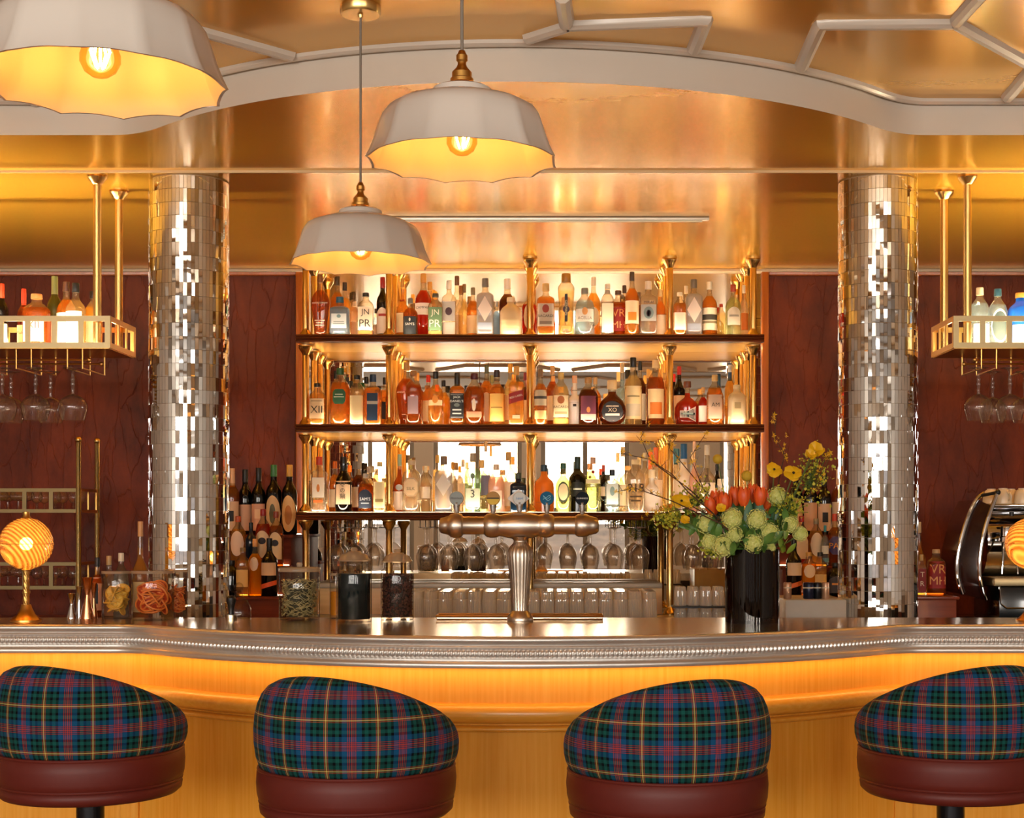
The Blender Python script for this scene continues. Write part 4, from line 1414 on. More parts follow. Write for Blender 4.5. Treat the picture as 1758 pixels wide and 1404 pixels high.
MIDS = [
    (545, 27, 658, 'squat', 'gold', '#2e2420', [('rect', .9, .14, .62, '#f0d3a6'), ('T', 'XII', .36, .17, '#2a1c14'), ('rect', .7, .555, .57, '#8a6a44', 1)], 'F', 'golden squat bottle with dark roman numerals'),
    (584, 35, 632, 'dome', 'amber', '#1f5a34', [('oct', .62, .36, .62, '#256244'), ('rect', .38, .52, .535, '#cfdccb', 1), ('rect', .5, .475, .49, '#cfdccb', 1)], 'F', 'amber bottle with green eight-sided label'),
    (577, 22, 637, 'std', 'amber', '#16151a', [], 'M', 'amber bottle with black cap, behind the green label'),
    (596, 20, 648, 'std', 'amber', '#1a181c', [], 'B', 'amber bottle with short black cap'),
    (613, 25, 644, 'squat', 'pale', '#191a1e', [('rect', .88, .04, .58, '#f3dca8')], 'F', 'pale bottle with tall cream label and black cap'),
    (629, 20, 647, 'std', 'gold', '#1d1a1c', [], 'M', 'golden bottle with black cap'),
    (640.5, 29, 643, 'sq', 'amber', '#16375c', [('rect', .62, .08, .62, '#15375a'), ('rect', .62, .40, .46, '#b9b7b0', 1)], 'F', 'square amber bottle with deep blue label'),
    (661, 20, 648, 'sq', 'amber', '#1a1a20', [('rect', .8, .15, .5, '#2a2a30')], 'M', 'amber bottle with dark label'),
    (698, 36, 622, 'tear', 'rust', '#b88a4a', [('T', "ANGEL'S ENVY", .53, .035, '#f4e6cf'), ('rect', .4, .18, .19, '#f0d8b0')], 'M', 'amber teardrop bottle with white print'),
    (710, 27, 637, 'squat', 'rust', '#9a6a3a', [('rect', .66, .2, .52, '#9a7f86')], 'F', 'amber squat bottle with mauve label'),
    (735.5, 20, 644, 'std', 'amber', '#e0391f', [('rect', .95, .1, .5, '#f3dfae')], 'M', 'amber bottle with bright red cap'),
    (748, 26, 638, 'std', 'gold', '#15161a', [('rect', .9, .36, .46, '#f0cf9a'), ('oval', .4, .4, .55, '#d98a30', 1)], 'F', 'golden bottle with black cap and cream label'),
    (761.5, 20, 653, 'std', 'gold', '#17171b', [], 'M', 'golden bottle with short black cap'),
    (785, 25, 640, 'sq', 'amber', ['#15151a', .74], [('rect', .94, .12, .60, '#14181c'), ('rect', .84, .14, .145, '#cfd4d2', 1), ('rect', .84, .57, .575, '#cfd4d2', 1), ('T', 'JACK', .52, .055, '#dfe3e0'), ('T', "DANIEL'S", .45, .06, '#dfe3e0'), ('oval', .4, .34, .41, '#6a7472', 1), ('rect', .6, .27, .30, '#aab2b0', 1), ('rect', .6, .2, .225, '#aab2b0', 1)], 'F', 'square whiskey bottle with black label and white print'),
    (800.5, 18, 662, 'std', 'deep', '#241a1c', [], 'B', 'dark red bottle with black cap'),
    (814.5, 34, 641, 'dome', 'rust', '#4f1626', [('rect', .75, .14, .25, '#c98a6a'), ('oval', .2, .26, .5, '#e3d2b8', 1)], 'F', 'red-amber whisky bottle with maroon cap'),
    (824, 20, 657, 'std', 'deep', '#5a1a24', [], 'B', 'deep red bottle with maroon cap'),
    (835.5, 23, 627, 'std', 'amber', '#6a6a4a', [('arch', .9, .08, .55, '#f7ecd0')], 'M', 'amber bottle with olive cap and white label'),
    (853, 28, 635, 'std', 'amber', '#26161e', [('rect', .97, .06, .56, '#efbf66'), ('rect', .7, .30, .32, '#a87a34', 1)], 'F', 'amber bottle with large straw label'),
    (876, 22, 625, 'std', 'pale', '#eaa52e', [('rect', .9, .1, .5, '#f7e6bd')], 'M', 'pale bottle with yellow cap'),
    (886.5, 26, 629, 'sq', 'gold', '#d9a04e', [('rect', .98, .38, .56, '#a5211c', 1, .28), ('T', 'RED LABEL', .48, .06, '#f6e6d0', .27), ('rect', .5, .1, .16, '#d8c6a0')], 'F', 'square golden bottle with slanted red label'),
    (902, 18, 640, 'std', 'deep', '#7a1c20', [('rect', .95, .1, .5, '#f3e3bd')], 'B', 'dark red bottle with white label'),
    (928, 23, 634, 'std', 'amber', '#7a5a36', [('rect', .9, .34, .62, '#c9b89a'), ('rect', .92, .46, .51, '#3a3230', 1), ('rect', .85, .1, .25, '#f0cf8c')], 'F', 'amber bottle with grey label and dark stripe'),
    (948.5, 21, 628, 'std', 'rust', '#d0a066', [('rect', .95, .1, .5, '#f5e4bf')], 'M', 'red-amber bottle with cork'),
    (963, 28, 640, 'dome', 'pale', '#e0bf72', [('rect', .9, .14, .56, '#f3dcae'), ('oval', .45, .40, .55, '#b8672e', 1), ('T', 'BACARDI', .34, .055, '#5a3420'), ('rect', .75, .2, .25, '#b09a70', 1), ('rect', .9, .02, .12, '#e2a04a')], 'F', 'pale bottle with copper round seal'),
    (986.5, 26, 645, 'long', 'white', '#e9b48c', [('rect', .86, .04, .5, '#fbf3ec'), ('rect', .22, .38, .43, '#2a2420', 1), ('wrap', 1, .70, .71, '#3a2a26')], 'F', 'white bottle with small black squares'),
    (1010, 33, 648, 'dome', 'deep', '#b98a52', [('rect', .78, .12, .60, '#6a2c44'), ('oval', .2, .25, .37, '#d98a4a', 1), ('rect', .78, .1, .22, '#c9a69a', 1)], 'F', 'dark red bottle with plum label'),
    (1022, 20, 648, 'std', 'amber', '#c9a878', [], 'M', 'amber bottle with cork stopper'),
    (1051, 48, 653, 'round', 'deep', '#f0cf9a', [('oval', .78, .06, .52, '#1c1a20'), ('T', 'XO', .33, .09, '#d9c0a0'), ('rect', .45, .40, .425, '#d9c0a0', 1), ('rect', .5, .2, .25, '#b9b0a8', 1)], 'F', 'round dark bottle with gold stopper'),
    (1068, 22, 623, 'long', 'ice', '#ecc890', [], 'M', 'clear long-necked bottle with cork'),
    (1087, 30, 614, 'std', 'pale', '#101218', [('rect', .94, .10, .58, '#e8cf9c'), ('rect', .7, .42, .44, '#8a7a52', 1), ('rect', .8, .14, .32, '#cbbba0', 1)], 'F', 'pale bottle with tall black cap and cream label'),
    (1099, 20, 620, 'std', 'deep', '#14161c', [('rect', .95, .1, .5, '#f6e8c8')], 'M', 'dark red bottle with black cap'),
    (1113, 18, 634, 'long', 'clear', '#eab45e', [], 'B', 'clear bottle with orange cork'),
    (1125.5, 31, 618, 'dome', 'rust', '#e8c48e', [('rect', .88, .12, .56, '#f3d8a2'), ('rect', .66, .18, .36, '#e07a24', 1)], 'F', 'red-amber bottle with cream and orange label'),
    (1140, 18, 640, 'std', 'amber', '#c99a58', [], 'M', 'amber bottle beside a brass post'),
    (1166, 20, 629, 'std', 'dark', '#b51f24', [('rect', .95, .1, .52, '#f3d59c')], 'M', 'dark bottle with red cap'),
    (1180, 44, 655, 'dec', 'red', '#6a3a24', [('bow', .62, .10, .44, '#f0e2d0', 0), ('bow', .58, .13, .41, '#14343a', 1), ('rect', .4, .26, .30, '#a8c2b8', 1)], 'F', 'broad red decanter bottle with dark bow-shaped label'),
    (1207, 16, 665, 'std', 'red', '#d9a860', [('rect', .95, .1, .52, '#fbf2e4')], 'M', 'small red bottle with white label'),
    (1227, 28, 644, 'dome', 'amber', '#d8b070', [('rect', .97, .12, .60, '#b59a86'), ('T', 'AM', .40, .08, '#3a2c24')], 'F', 'amber bottle with large taupe label'),
    (1253, 18, 624, 'std', 'gold', ['#13395e', .72], [('wrap', 1, .86, .98, '#f4efe6')], 'M', 'golden bottle with blue and white neck'),
    (1265, 30, 661, 'squat', 'cream', '#e9d2a0', [('rect', .5, .12, .62, '#dcc79a'), ('rect', .36, .40, .56, '#a08a60', 1)], 'F', 'squat cream bottle with tan label'),
]
BOTS = [
    (548, 28, 784, 'sq', 'clear', '#c8341c', [('rect', .72, .26, .62, '#f6ead8'), ('oval', .2, .36, .50, '#d9843a', 1), ('rect', .6, .17, .22, '#d9702e')], 'F', 'clear gin bottle with red cap and white label'),
    (575, 20, 792, 'std', 'amber', '#e8761f', [('rect', .95, .1, .45, '#f6e2c8')], 'M', 'amber bottle with orange cap'),
    (590, 29, 784, 'sloped', 'dark', '#101014', [('rect', .98, .14, .56, '#e9c9a4'), ('T', '冬', .50, .09, '#1d1512'), ('T', 'の', .39, .075, '#1d1512'), ('T', '華', .28, .10, '#1d1512')], 'F', 'black whisky bottle with brush lettering on cream'),
    (616, 24, 793, 'std', 'deep', '#8c8880', [('rect', .95, .1, .5, '#e3cfae')], 'M', 'dark red bottle with silver neck'),
    (628, 27, 813, 'dome', 'rust', '#b9b4ac', [('arch', .82, .10, .58, '#16243c'), ('T', "SAM'S", .34, .08, '#dfe3ea'), ('rect', .5, .22, .24, '#b9c2d0', 1)], 'F', 'amber bottle with arched navy label'),
    (633, 18, 801, 'std', 'pale', '#a8a096', [], 'B', 'pale bottle with grey cap'),
    (652, 23, 793, 'squat', 'pale', '#d8c487', [('rect', .82, .08, .60, '#f0dca8'), ('rect', .6, .2, .26, '#a08c58', 1)], 'F', 'pale yellow bottle with straw label'),
    (686, 21, 780, 'long', 'rust', ['#9fb8a2', .80], [('rect', .97, .04, .36, '#fbf0e4'), ('oval', .6, .38, .48, '#b9c6cc')], 'M', 'brown bottle with mint neck and white label'),
    (706.5, 31, 790, 'squat', 'clear', '#cbb79a', [('hex', .78, .30, .66, '#c3a582'), ('hex', .70, .33, .63, '#e3c69c', 1), ('T', 'SILK', .45, .06, '#6a543a')], 'F', 'clear bottle with six-sided label'),
    (700, 18, 781, 'std', 'clear', '#6a5238', [], 'B', 'clear bottle with brown cap'),
    (731, 17, 800, 'std', 'clear', '#e8d8b4', [('rect', .95, .3, .55, '#f7efe0')], 'M', 'small clear bottle with white label'),
    (762, 30, 783, 'sq', 'silver', '#7a6450', [('diamond', .85, .28, .70, '#c9bfb4'), ('rect', .9, .02, .05, '#20242c')], 'F', 'ribbed silver bottle with diamond label'),
    (751, 18, 781, 'std', 'pale', '#c9983c', [], 'B', 'pale bottle with gold cap'),
    (777, 15, 793, 'std', 'clear', '#d99a20', [], 'M', 'slim clear bottle with yellow cap'),
    (795, 18, 789, 'std', 'clear', '#f0dcbc', [('rect', .95, .15, .55, '#fbe8d2')], 'B', 'clear bottle with white label'),
    (812, 27, 778, 'sq', 'green', '#a8987c', [('rect', .9, .08, .40, '#d9e2c8'), ('T', '3', .31, .13, '#3a3a34'), ('oval', .3, .56, .66, '#7a8a76', 1), ('rect', .06, .42, .6, '#8a5a4a', 1)], 'F', 'pale green square bottle with a key emblem'),
    (834, 17, 757, 'long', 'clear', '#c8a878', [('rect', .95, .24, .52, '#7a7ea8')], 'M', 'tall clear bottle with lilac label'),
    (852, 28, 797, 'dome', 'pink', '#efcfae', [('rect', .7, .12, .45, '#f4d8c0')], 'F', 'frosted blush dome-shaped bottle'),
    (873, 27, 776, 'std', 'clear', '#b9904e', [('rect', .9, .1, .5, '#f3e6cd')], 'M', 'clear bottle with gold stopper'),
    (890, 28, 812, 'sq', 'navy', '#3a4434', [], 'F', 'dark blue square bottle behind the taps'),
    (934, 34, 798, 'std', 'orange', '#12344a', [('rect', .8, .2, .22, '#b06a22')], 'F', 'matt orange bottle with navy cap'),
    (967, 28, 795, 'dome', 'lime', '#2f5a48', [('oval', .72, .20, .62, '#3f4a34'), ('oval', .6, .24, .58, '#f0dfb0', 1)], 'F', 'pale green bottle with oval label and green cap'),
    (991.5, 30, 784, 'std', 'dark', ['#12302c', .78], [('oct', .84, .28, .54, '#10161a'), ('rect', .5, .40, .43, '#cfd4d0', 1)], 'F', 'black whisky bottle with dark green cap'),
    (1018, 27, 785, 'dome', 'lime', '#d9a98a', [('oval', .22, .70, .76, '#a3281c'), ('rect', .9, .52, .6, '#d9cfae')], 'F', 'lime green fluted bottle with red seal'),
    (1036, 17, 798, 'std', 'dark', '#c9402a', [('rect', .95, .34, .54, '#f0d6c8')], 'M', 'dark bottle with red cap'),
    (1051, 25, 806, 'sq', 'ice', '#2c3038', [('rect', .8, .18, .66, '#cfd6cf'), ('oval', .34, .38, .60, '#7f9a98', 1)], 'F', 'ice blue square bottle with black cap'),
    (1069, 23, 767, 'long', 'clear', '#eed6ae', [('rect', .9, .1, .42, '#f7e2ba')], 'F', 'tall clear bottle behind the twigs'),
    (1091, 33, 789, 'squat', 'clear', '#e6cf9e', [('T', '918', .46, .16, '#3c2a1a'), ('rect', .6, .28, .31, '#5a4428'), ('rect', .5, .20, .23, '#5a4428')], 'F', 'broad clear bottle with large dark number'),
    (1107, 20, 777, 'std', 'clear', '#cbbf9c', [], 'M', 'clear bottle behind the numbered bottle'),
    (1126, 23, 768, 'std', 'clear', ['#e06a3a', .7], [('rect', .95, .1, .5, '#f8e4c8')], 'M', 'clear bottle with coral neck'),
    (1119, 31, 806, 'round', 'white', '#f3e2c0', [], 'F', 'round white bottle behind the twigs'),
    (1174, 36, 762, 'long', 'white', ['#1a5a8c', .78], [('rect', .6, .1, .3, '#e0cfd8')], 'F', 'white bottle with blue lettered neck'),
    (1160, 20, 770, 'std', 'clear', ['#4a8a9c', .75], [], 'B', 'clear bottle with teal neck'),
    (1192, 17, 758, 'long', 'pink', '#f0c8a8', [], 'M', 'tall pink bottle'),
    (1214, 28, 764, 'long', 'clear', '#e9dcc4', [('rect', .94, .06, .44, '#f2ddc4'), ('T', '2', .36, .17, '#4a3428')], 'F', 'clear bottle with a large number on cream'),
    (1231, 17, 797, 'std', 'dark', '#1a1614', [('rect', .95, .2, .5, '#d9843a')], 'M', 'dark bottle with black cap'),
    (1237, 30, 822, 'round', 'white', '#f6ead4', [], 'F', 'round white bottle behind the tulips'),
]


def find_depth(px, pw, kind, d0, taken, obstacles, ylo, yhi):
    """nearest depth to d0 where the bottle stands clear of its neighbours and the posts"""
    dr = PROF[kind][4]
    cand = sorted([d0 + .008 * k for k in range(-24, 25)], key=lambda v: abs(v - d0) + (.0 if v >= d0 else .004))
    for g in (1.0, .9, .8):
        for d in cand:
            x, hw = PX(px, d), pw * d / F / 2
            hd = hw * dr
            if d - hd < ylo or d + hd > yhi:
                continue
            ok = True
            for (tx, ty, tw, td, box) in taken:
                if abs(x - tx) < (hw + tw) * g and abs(d - ty) < (hd + td) * g:
                    if box or dr < .95:
                        ok = False
                        break
                    if ((x - tx) / (hw + tw)) ** 2 + ((d - ty) / (hd + td)) ** 2 < g * g:
                        ok = False
                        break
            if ok:
                for (ox, oy, orr) in obstacles:
                    if abs(x - ox) < hw * .985 + orr and abs(d - oy) < hd + orr:
                        ok = False
                        break
            if ok:
                taken.append((x, d, hw, hd, dr < .95))
                return d
    taken.append((PX(px, d0), d0, pw * d0 / F / 2, pw * d0 / F / 2, False))
    return d0


POSTS = [(x_, y_, .037) for x_ in POST_X for y_ in (POST_F, POST_R)]
for si, lst in enumerate((TOPS, MIDS, BOTS)):
    count = {}
    taken = []
    depth = {}
    for s in sorted(lst, key=lambda s: ('FMB'.index(s[7]), s[0])):
        depth[id(s)] = find_depth(s[0], s[1], s[3], ROWD[s[7]], taken, POSTS, SH_Y0 + .012, WALL_Y - .045)
    order = sorted(lst, key=lambda s: s[0])
    for s in order:
        px, pw, ptop, kind, liq, cap, labs, row, desc = s
        d = depth[id(s)]
        hh = PZ(ptop, d) - SH_Z[si]
        count[row] = count.get(row, 0) + 1
        k = count[row]
        lab = '%s, %s in the %s row on the %s shelf' % (desc, ORD[k - 1] if k <= len(ORD) else 'last', ROWN[row], SHN[si])
        words_ = lab.split()
        if len(words_) > 16:
            lab = '%s, %s in %s row, %s shelf' % (desc, ORD[k - 1], ROWN[row], SHN[si])
        bottle('bottle', PX(px, d), d, SH_Z[si] + .0005, hh, pw * d / F, kind, liq, cap, labs, lab, 'bottles on the %s back bar shelf' % SHN[si])

# hanging shelves
HS = [
    (3, 22, 487, 'wine', 'dark', ['#d8401e', .78], [('rect', .95, .06, .38, '#fff4e0')], 'dark bottle with red cap', 0),
    (41, 22, 496, 'std', 'deep', ['#e8391c', .70], [('rect', .95, .1, .42, '#e9b878'), ('T', 'Maker', .30, .07, '#5a2a18')], 'bottle with tall dripping red wax cap', 1),
    (63, 44, 505, 'squat', 'rust', '#c98a52', [('rect', .8, .12, .52, '#fbe6c6'), ('T', 'XII', .42, .13, '#3a2414')], 'wide orange bottle with roman numerals', 0),
    (94, 26, 474, 'wine', 'olive', ['#6f7444', .72], [('rect', .95, .06, .45, '#fff0d4')], 'olive green bottle with olive cap', 1),
    (114, 32, 484, 'std', 'amber', '#5a3a2a', [('rect', .95, .08, .54, '#fff2dc')], 'amber bottle with dark collar', 1),
    (130, 34, 486, 'std', 'pale', '#16171b', [('rect', .8, .06, .56, '#fffaf0')], 'pale bottle with black cap and white label', 0),
    (160, 30, 500, 'dome', 'gold', '#2a201c', [('rect', .9, .06, .5, '#ffefd0')], 'golden bottle behind the front brass rod', 1),
]
HS2 = [
    (1682, 34, 494, 'dome', 'ice', '#d8c8a8', [('rect', .8, .06, .4, '#fff2dc')], 'clear bottle with cork stopper', 0),
    (1713, 34, 496, 'dome', 'ice', '#1f4a5c', [('oval', .85, .1, .66, '#f3e6d0'), ('oval', .76, .14, .62, '#3a4a4c', 1), ('T', 'SOUTH', .5, .07, '#f6efe0')], 'clear bottle with teal cap and round badge', 0),
    (1752, 40, 503, 'squat', 'vivid', '#d9903a', [('rect', .86, .06, .42, '#fff3e4')], 'bright blue bottle with orange cap', 0),
]
for lst, side in ((HS, 'with the red-capped bottles'), (HS2, 'with the blue bottle')):
    taken = []
    for px, pw, ptop, kind, liq, cap, labs, desc, r in lst:
        d = find_depth(px, pw, kind, 5.69 + .10 * r, taken, [(PX(167, 5.613), 5.613, .017), (PX(204, 5.87), 5.87, .017), (PX(1661, 5.613), 5.613, .017)], HF + .03, HR - .004)
        z = HZ0 + .0085
        bottle('bottle', PX(px, d), d, z, PZ(ptop, d) - z, pw * d / F, kind, liq, cap, labs, desc + ' on the hanging shelf', 'bottles on the hanging shelves')

# stepped bottle risers either side of the shelving


def riser(x0, x1, label, up=1.0):
    o = empty('bottle_riser', ((x0 + x1) / 2, 7.2, BC_Z), label, 'bottle riser', 'stepped risers beside the shelves')
    tiers = [(6.98, 7.13, PZ(1024, 7.0)), (7.13, 7.30, PZ(972, 7.15)), (7.30, 7.64, PZ(918, 7.32))]
    for k, (ya, yb, zt) in enumerate(tiers):
        rel(MB().cbox(x0, x1, ya, yb, BC_Z + .0005, zt - .014, .003), o).build('riser_block', riser_wood, o)
        rel(MB().cbox(x0 - .01, x1 + .01, ya - .012, yb - .0005, zt - .014, zt, .003), o).build('tread', riser_wood, o)
        rel(MB().box(x0 + .01, x1 - .01, yb - .012, yb - .004, zt, zt + .004), o).build('light_strip', led_dim, o, smooth=None)
    return [t[2] for t in tiers]


RX0, RX1 = PX(397, 7.0), PX(500, 7.3)
TZ = riser(RX0, RX1, 'stepped red wood riser of bottles beside the dark leather, near the dark jar')
riser(PX(1335, 7.3), PX(1441, 7.0), 'stepped red wood riser of bottles beyond the flower vase')
TD_ = [7.045, 7.21, 7.375]
LEFT = [
    (497, 26, 798, 'wine', 'dark', ['#d9a54a', .83], [('oval', .95, .04, .56, '#dcae72'), ('oval', .5, .14, .42, '#b5712e', 1)], 2, 'dark wine bottle with yellow capsule and tan oval label'),
    (470, 27, 798, 'wine', 'dark', ['#3a7a44', .83], [('oval', .95, .04, .56, '#d2b184'), ('oval', .4, .16, .44, '#5a5a44', 1)], 2, 'dark wine bottle with green capsule'),
    (444, 24, 803, 'wine', 'black', ['#101418', .80], [('rect', .95, .06, .46, '#d9a284'), ('rect', .4, .24, .38, '#f0c8a0', 1)], 2, 'black wine bottle with pinkish label, beside the green capsule'),
    (421, 24, 806, 'wine', 'black', ['#12161a', .80], [('rect', .95, .06, .46, '#d6a888')], 2, 'black wine bottle with pinkish label, second'),
    (399, 24, 804, 'std', 'rust', ['#e0b48a', .72], [('rect', .95, .06, .50, '#d9b594'), ('rect', .4, .2, .36, '#16181c', 1)], 2, 'pink bottle with beige cap and small black square'),
    (474, 25, 878, 'dome', 'rust', '#8a3a24', [('arch', .86, .12, .62, '#e2c49a'), ('oval', .5, .36, .48, '#1f1c2c', 1)], 1, 'orange-red liqueur bottle with arched label'),
    (452, 27, 874, 'dome', 'red', '#a3241c', [('arch', .86, .14, .62, '#e2c49a'), ('oval', .5, .38, .50, '#1f1c2c', 1)], 1, 'crimson liqueur bottle with arched label'),
    (431, 20, 897, 'std', 'navy', '#16181c', [], 1, 'navy bottle between two liqueurs'),
    (409, 27, 886, 'dome', 'gold', '#b5502a', [('oval', .86, .2, .70, '#e8c8b0')], 1, 'golden bottle with pale round label'),
    (462.5, 28, 924, 'std', 'black', '#0e1012', [('rect', .9, .36, .58, '#d9b48e'), ('rect', .96, .16, .24, '#d8541c', 0, .3)], 0, 'black bottle with cream label and orange slash'),
    (438, 25, 925, 'std', 'yellow', '#d99a5a', [('oval', .6, .44, .68, '#e6cdb2')], 0, 'yellow bottle with small oval label'),
    (417, 22, 940, 'squat', 'gold', '#8a6a3a', [('rect', .9, .2, .55, '#e0b268')], 0, 'golden squat bottle'),
    (398, 28, 962, 'dome', 'black', '#141414', [], 0, 'rounded black bottle'),
]
RIGHT = [
    (1440, 26, 806, 'std', 'rust', ['#e0bc94', .72], [('rect', .95, .06, .50, '#d9c0a0'), ('rect', .4, .2, .36, '#2a2c34', 1)], 2, 'pink bottle with beige cap beside the mirrored column'),
    (1415, 24, 812, 'wine', 'black', ['#15181c', .80], [('rect', .95, .06, .50, '#d9b896'), ('rect', .4, .2, .36, '#14161a', 1)], 2, 'black wine bottle with small black square'),
    (1391, 24, 808, 'wine', 'black', ['#15181c', .80], [('rect', .95, .06, .50, '#cfa07a')], 2, 'black wine bottle with tan label'),
    (1366, 24, 806, 'wine', 'dark', ['#c98a3a', .83], [('oval', .95, .06, .56, '#dcae72')], 2, 'wine bottle with golden capsule behind the flowers'),
    (1433, 24, 882, 'std', 'rust', '#c9482a', [('hex', .95, .22, .56, '#4a3a66'), ('T', 'PAS', .39, .13, '#f2a02c')], 1, 'orange bottle with purple six-sided label'),
    (1416.5, 13, 902, 'std', 'ice', ['#2c8f9a', .84], [('rect', .95, .3, .5, '#d9dcd4'), ('rect', .95, .1, .2, '#5a8a9a')], 1, 'slim striped bottle with teal cap'),
    (1401, 25, 890, 'dome', 'gold', '#8a7a5a', [('oval', .86, .2, .70, '#e2cbaa')], 1, 'golden bottle with pale round label beside the teal cap'),
    (1376, 24, 886, 'dome', 'red', '#a3241c', [('arch', .86, .14, .62, '#e2c49a')], 1, 'crimson bottle behind the green blossoms'),
    (1434, 32, 966, 'dome', 'black', '#1a1512', [('arch', .8, .1, .6, '#3a3030'), ('rect', .5, .34, .4, '#d08a3a', 1)], 0, 'rounded black bottle with copper print'),
    (1408, 22, 948, 'squat', 'gold', '#2a2622', [('rect', .9, .2, .5, '#d6b06a')], 0, 'golden squat bottle with black cap'),
    (1388.5, 25, 948, 'squat', 'yellow', '#d9a44a', [('oval', .8, .42, .72, '#e9cfa8')], 0, 'yellow squat bottle with round label'),
    (1363, 27, 924, 'std', 'black', '#101214', [('rect', .9, .36, .58, '#d9c0a0'), ('rect', .96, .16, .24, '#d8641c', 0, .3)], 0, 'black bottle with cream label and orange slash near the vase'),
]
for lst, where in ((LEFT, 'near the jars'), (RIGHT, 'near the flowers')):
    taken = [[], [], []]
    for px, pw, ptop, kind, liq, cap, labs, tier, desc in lst:
        d = find_depth(px, pw, kind, TD_[tier], taken[tier], [], (6.97, 7.135, 7.305)[tier], (7.105, 7.27, 7.62)[tier])
        bottle('bottle', PX(px, d), d, TZ[tier] + .0005, PZ(ptop, d) - TZ[tier], pw * d / F, kind, liq, cap, labs, desc + (', on the riser ' + where if len(desc.split()) < 11 else ''), 'bottles on the stepped risers')

# ------------------------------------------------------------------ glassware
def wine_glass_mesh(name, r_bowl, h_bowl, h_stem, r_foot, rib=0, bulb=False, mat=None):
    """upright glass; z=0 at the foot"""
    z1 = h_stem
    pf = [(0.0, 0.0), (r_foot, 0.0), (r_foot, 0.002), (r_foot * .4, 0.006), (0.0055, 0.014)]
    if bulb:
        pf += [(0.0052, z1 * .35), (0.009, z1 * .45), (0.0055, z1 * .53), (0.0095, z1 * .62), (0.0055, z1 * .70), (0.006, z1 * .96)]
    else:
        pf += [(0.0045, z1 * .5), (0.005, z1 * .95)]
    for t, k in ((.0, .12), (.05, .38), (.13, .64), (.25, .86), (.4, .98), (.5, 1.0), (.7, .94), (.88, .84), (1.0, .77)):
        pf.append((r_bowl * k, z1 + h_bowl * t))
    rf = (lambda a, h: 1 - (.03 * abs(math.sin(rib / 2 * a)) if h > z1 + .01 else 0)) if rib else None
    return MB().lathe(pf, 32 if rib else 24, rfun=rf).mesh(name, mat or stem_glass, 14 if rib else 60)


# big goblets below the hanging shelves, hung by the foot
WG = wine_glass_mesh('wine_glass', .0535, .098, .098, .036, bulb=True)
FZ = HZ0 - .069
gl_l = [(125, 5.62), (61, 5.62), (87, 5.76), (19, 5.76), (4, 5.62)]
gl_r = [(1680, 5.62), (1704, 5.76), (1734, 5.62), (1759, 5.76)]
for lst, where in ((gl_l, 'below the shelf of red-capped bottles'), (gl_r, 'below the shelf of the blue bottle')):
    xs_ = sorted(p_[0] for p_ in lst)
    for px, d in lst:
        o = link('wine_glass', WG, None, (PX(px, d), d, FZ), (PI, 0, 0))
        k = xs_.index(px)
        tag(o, 'upturned round wine goblet, %s from the left, hung %s' % (ORD[k], where), 'wine glass', 'goblets under the hanging shelves')

# ribbed wine glasses slung under the bottom bottle shelf
RG = wine_glass_mesh('ribbed_wine_glass', .045, .122, .085, .036, rib=28)
rz = SH_Z[2] - ST - .033
rack = empty('glass_rack', (0, 7.4, SH_Z[2] - ST), 'black wire glass rack below the bottom bottle shelf', 'glass rack')
pos = [576, 610, 644, 730, 769, 811, 851, 933, 975, 1014, 1056, 1099, 1190, 1226]
for k, px in enumerate(pos):
    for d, rowname in ((7.29, 'front'), (7.46, 'rear')):
        x = PX(px, 7.29)
        if any(abs(x - q) < .09 for q in POST_X) and d > 7.29:
            continue
        o = link('wine_glass', RG, None, (x, d, rz), (PI, 0, rnd.uniform(0, 1)))
        tag(o, 'upturned ribbed wine glass, %s along the %s row under the bottom shelf' % (ORD[k], rowname), 'wine glass', 'ribbed glasses under the bottom shelf')
wire = pbr('blackened wire', '#4a4038', .4, .8)
for px in pos:
    x = PX(px, 7.29)
    for s in (-.022, .022):
        rel(MB().tube([(x + s, 7.262, SH_Z[2] - ST - .001), (x + s, 7.262, rz - .004), (x + s, 7.55, rz - .004), (x + s, 7.55, SH_Z[2] - ST - .001)], .0022, 5), rack).build('wire', wire, rack)

# upturned ribbed tumblers on the back counter


def tumbler_mesh(r, h):
    rf = lambda a, hh: 1 - .07 * abs(math.sin(10 * a))
    return MB().lathe([(r * .93, 0.0), (r, .004), (r * .97, h * .72), (r * .95, h * .78), (r * .88, h * .80), (r * .9, h * .84), (r * .86, h - .006), (r * .78, h), (0, h)], 40, rfun=rf).mesh('tumbler', ribbed_glass, 12)


TM = tumbler_mesh(.0305, PZ(1015, 6.38) - BC_Z - .0005)
for r in range(5):
    d = 6.385 + .0640 * r
    for k in range(17):
        px = 714 + 25.1 * k
        o = link('tumbler', TM, None, (PX(px, 6.385), d, BC_Z + .0005))
        tag(o, 'upturned ribbed tumbler, %s across in the %s row behind the beer tap' % (ORD[k], ORD[r]), 'tumbler', 'upturned tumblers on the back counter')
TS = tumbler_mesh(.0255, .082)
tr2 = empty('tumbler_tray', (PX(1200, 6.5), 6.5, BC_Z), 'two-tier tray of ribbed tumblers beside the flower vase', 'tray')
for zt in (.082, ):
    MB().cbox(-.115, .115, -.062, .062, zt + .003, zt + .010, .002).build('tray_deck', black_plastic, tr2)
for tier in range(2):
    for r in range(2):
        for k in range(4):
            o = link('tumbler', TS, None, (PX(1200, 6.5) - .081 + .054 * k, 6.472 + .056 * r, BC_Z + .0008 + .093 * tier))
            tag(o, 'small ribbed tumbler, %s across, %s row, %s tier near the vase' % (ORD[k], ('front', 'rear')[r], ('lower', 'upper')[tier]), 'tumbler', 'small tumblers in two tiers')

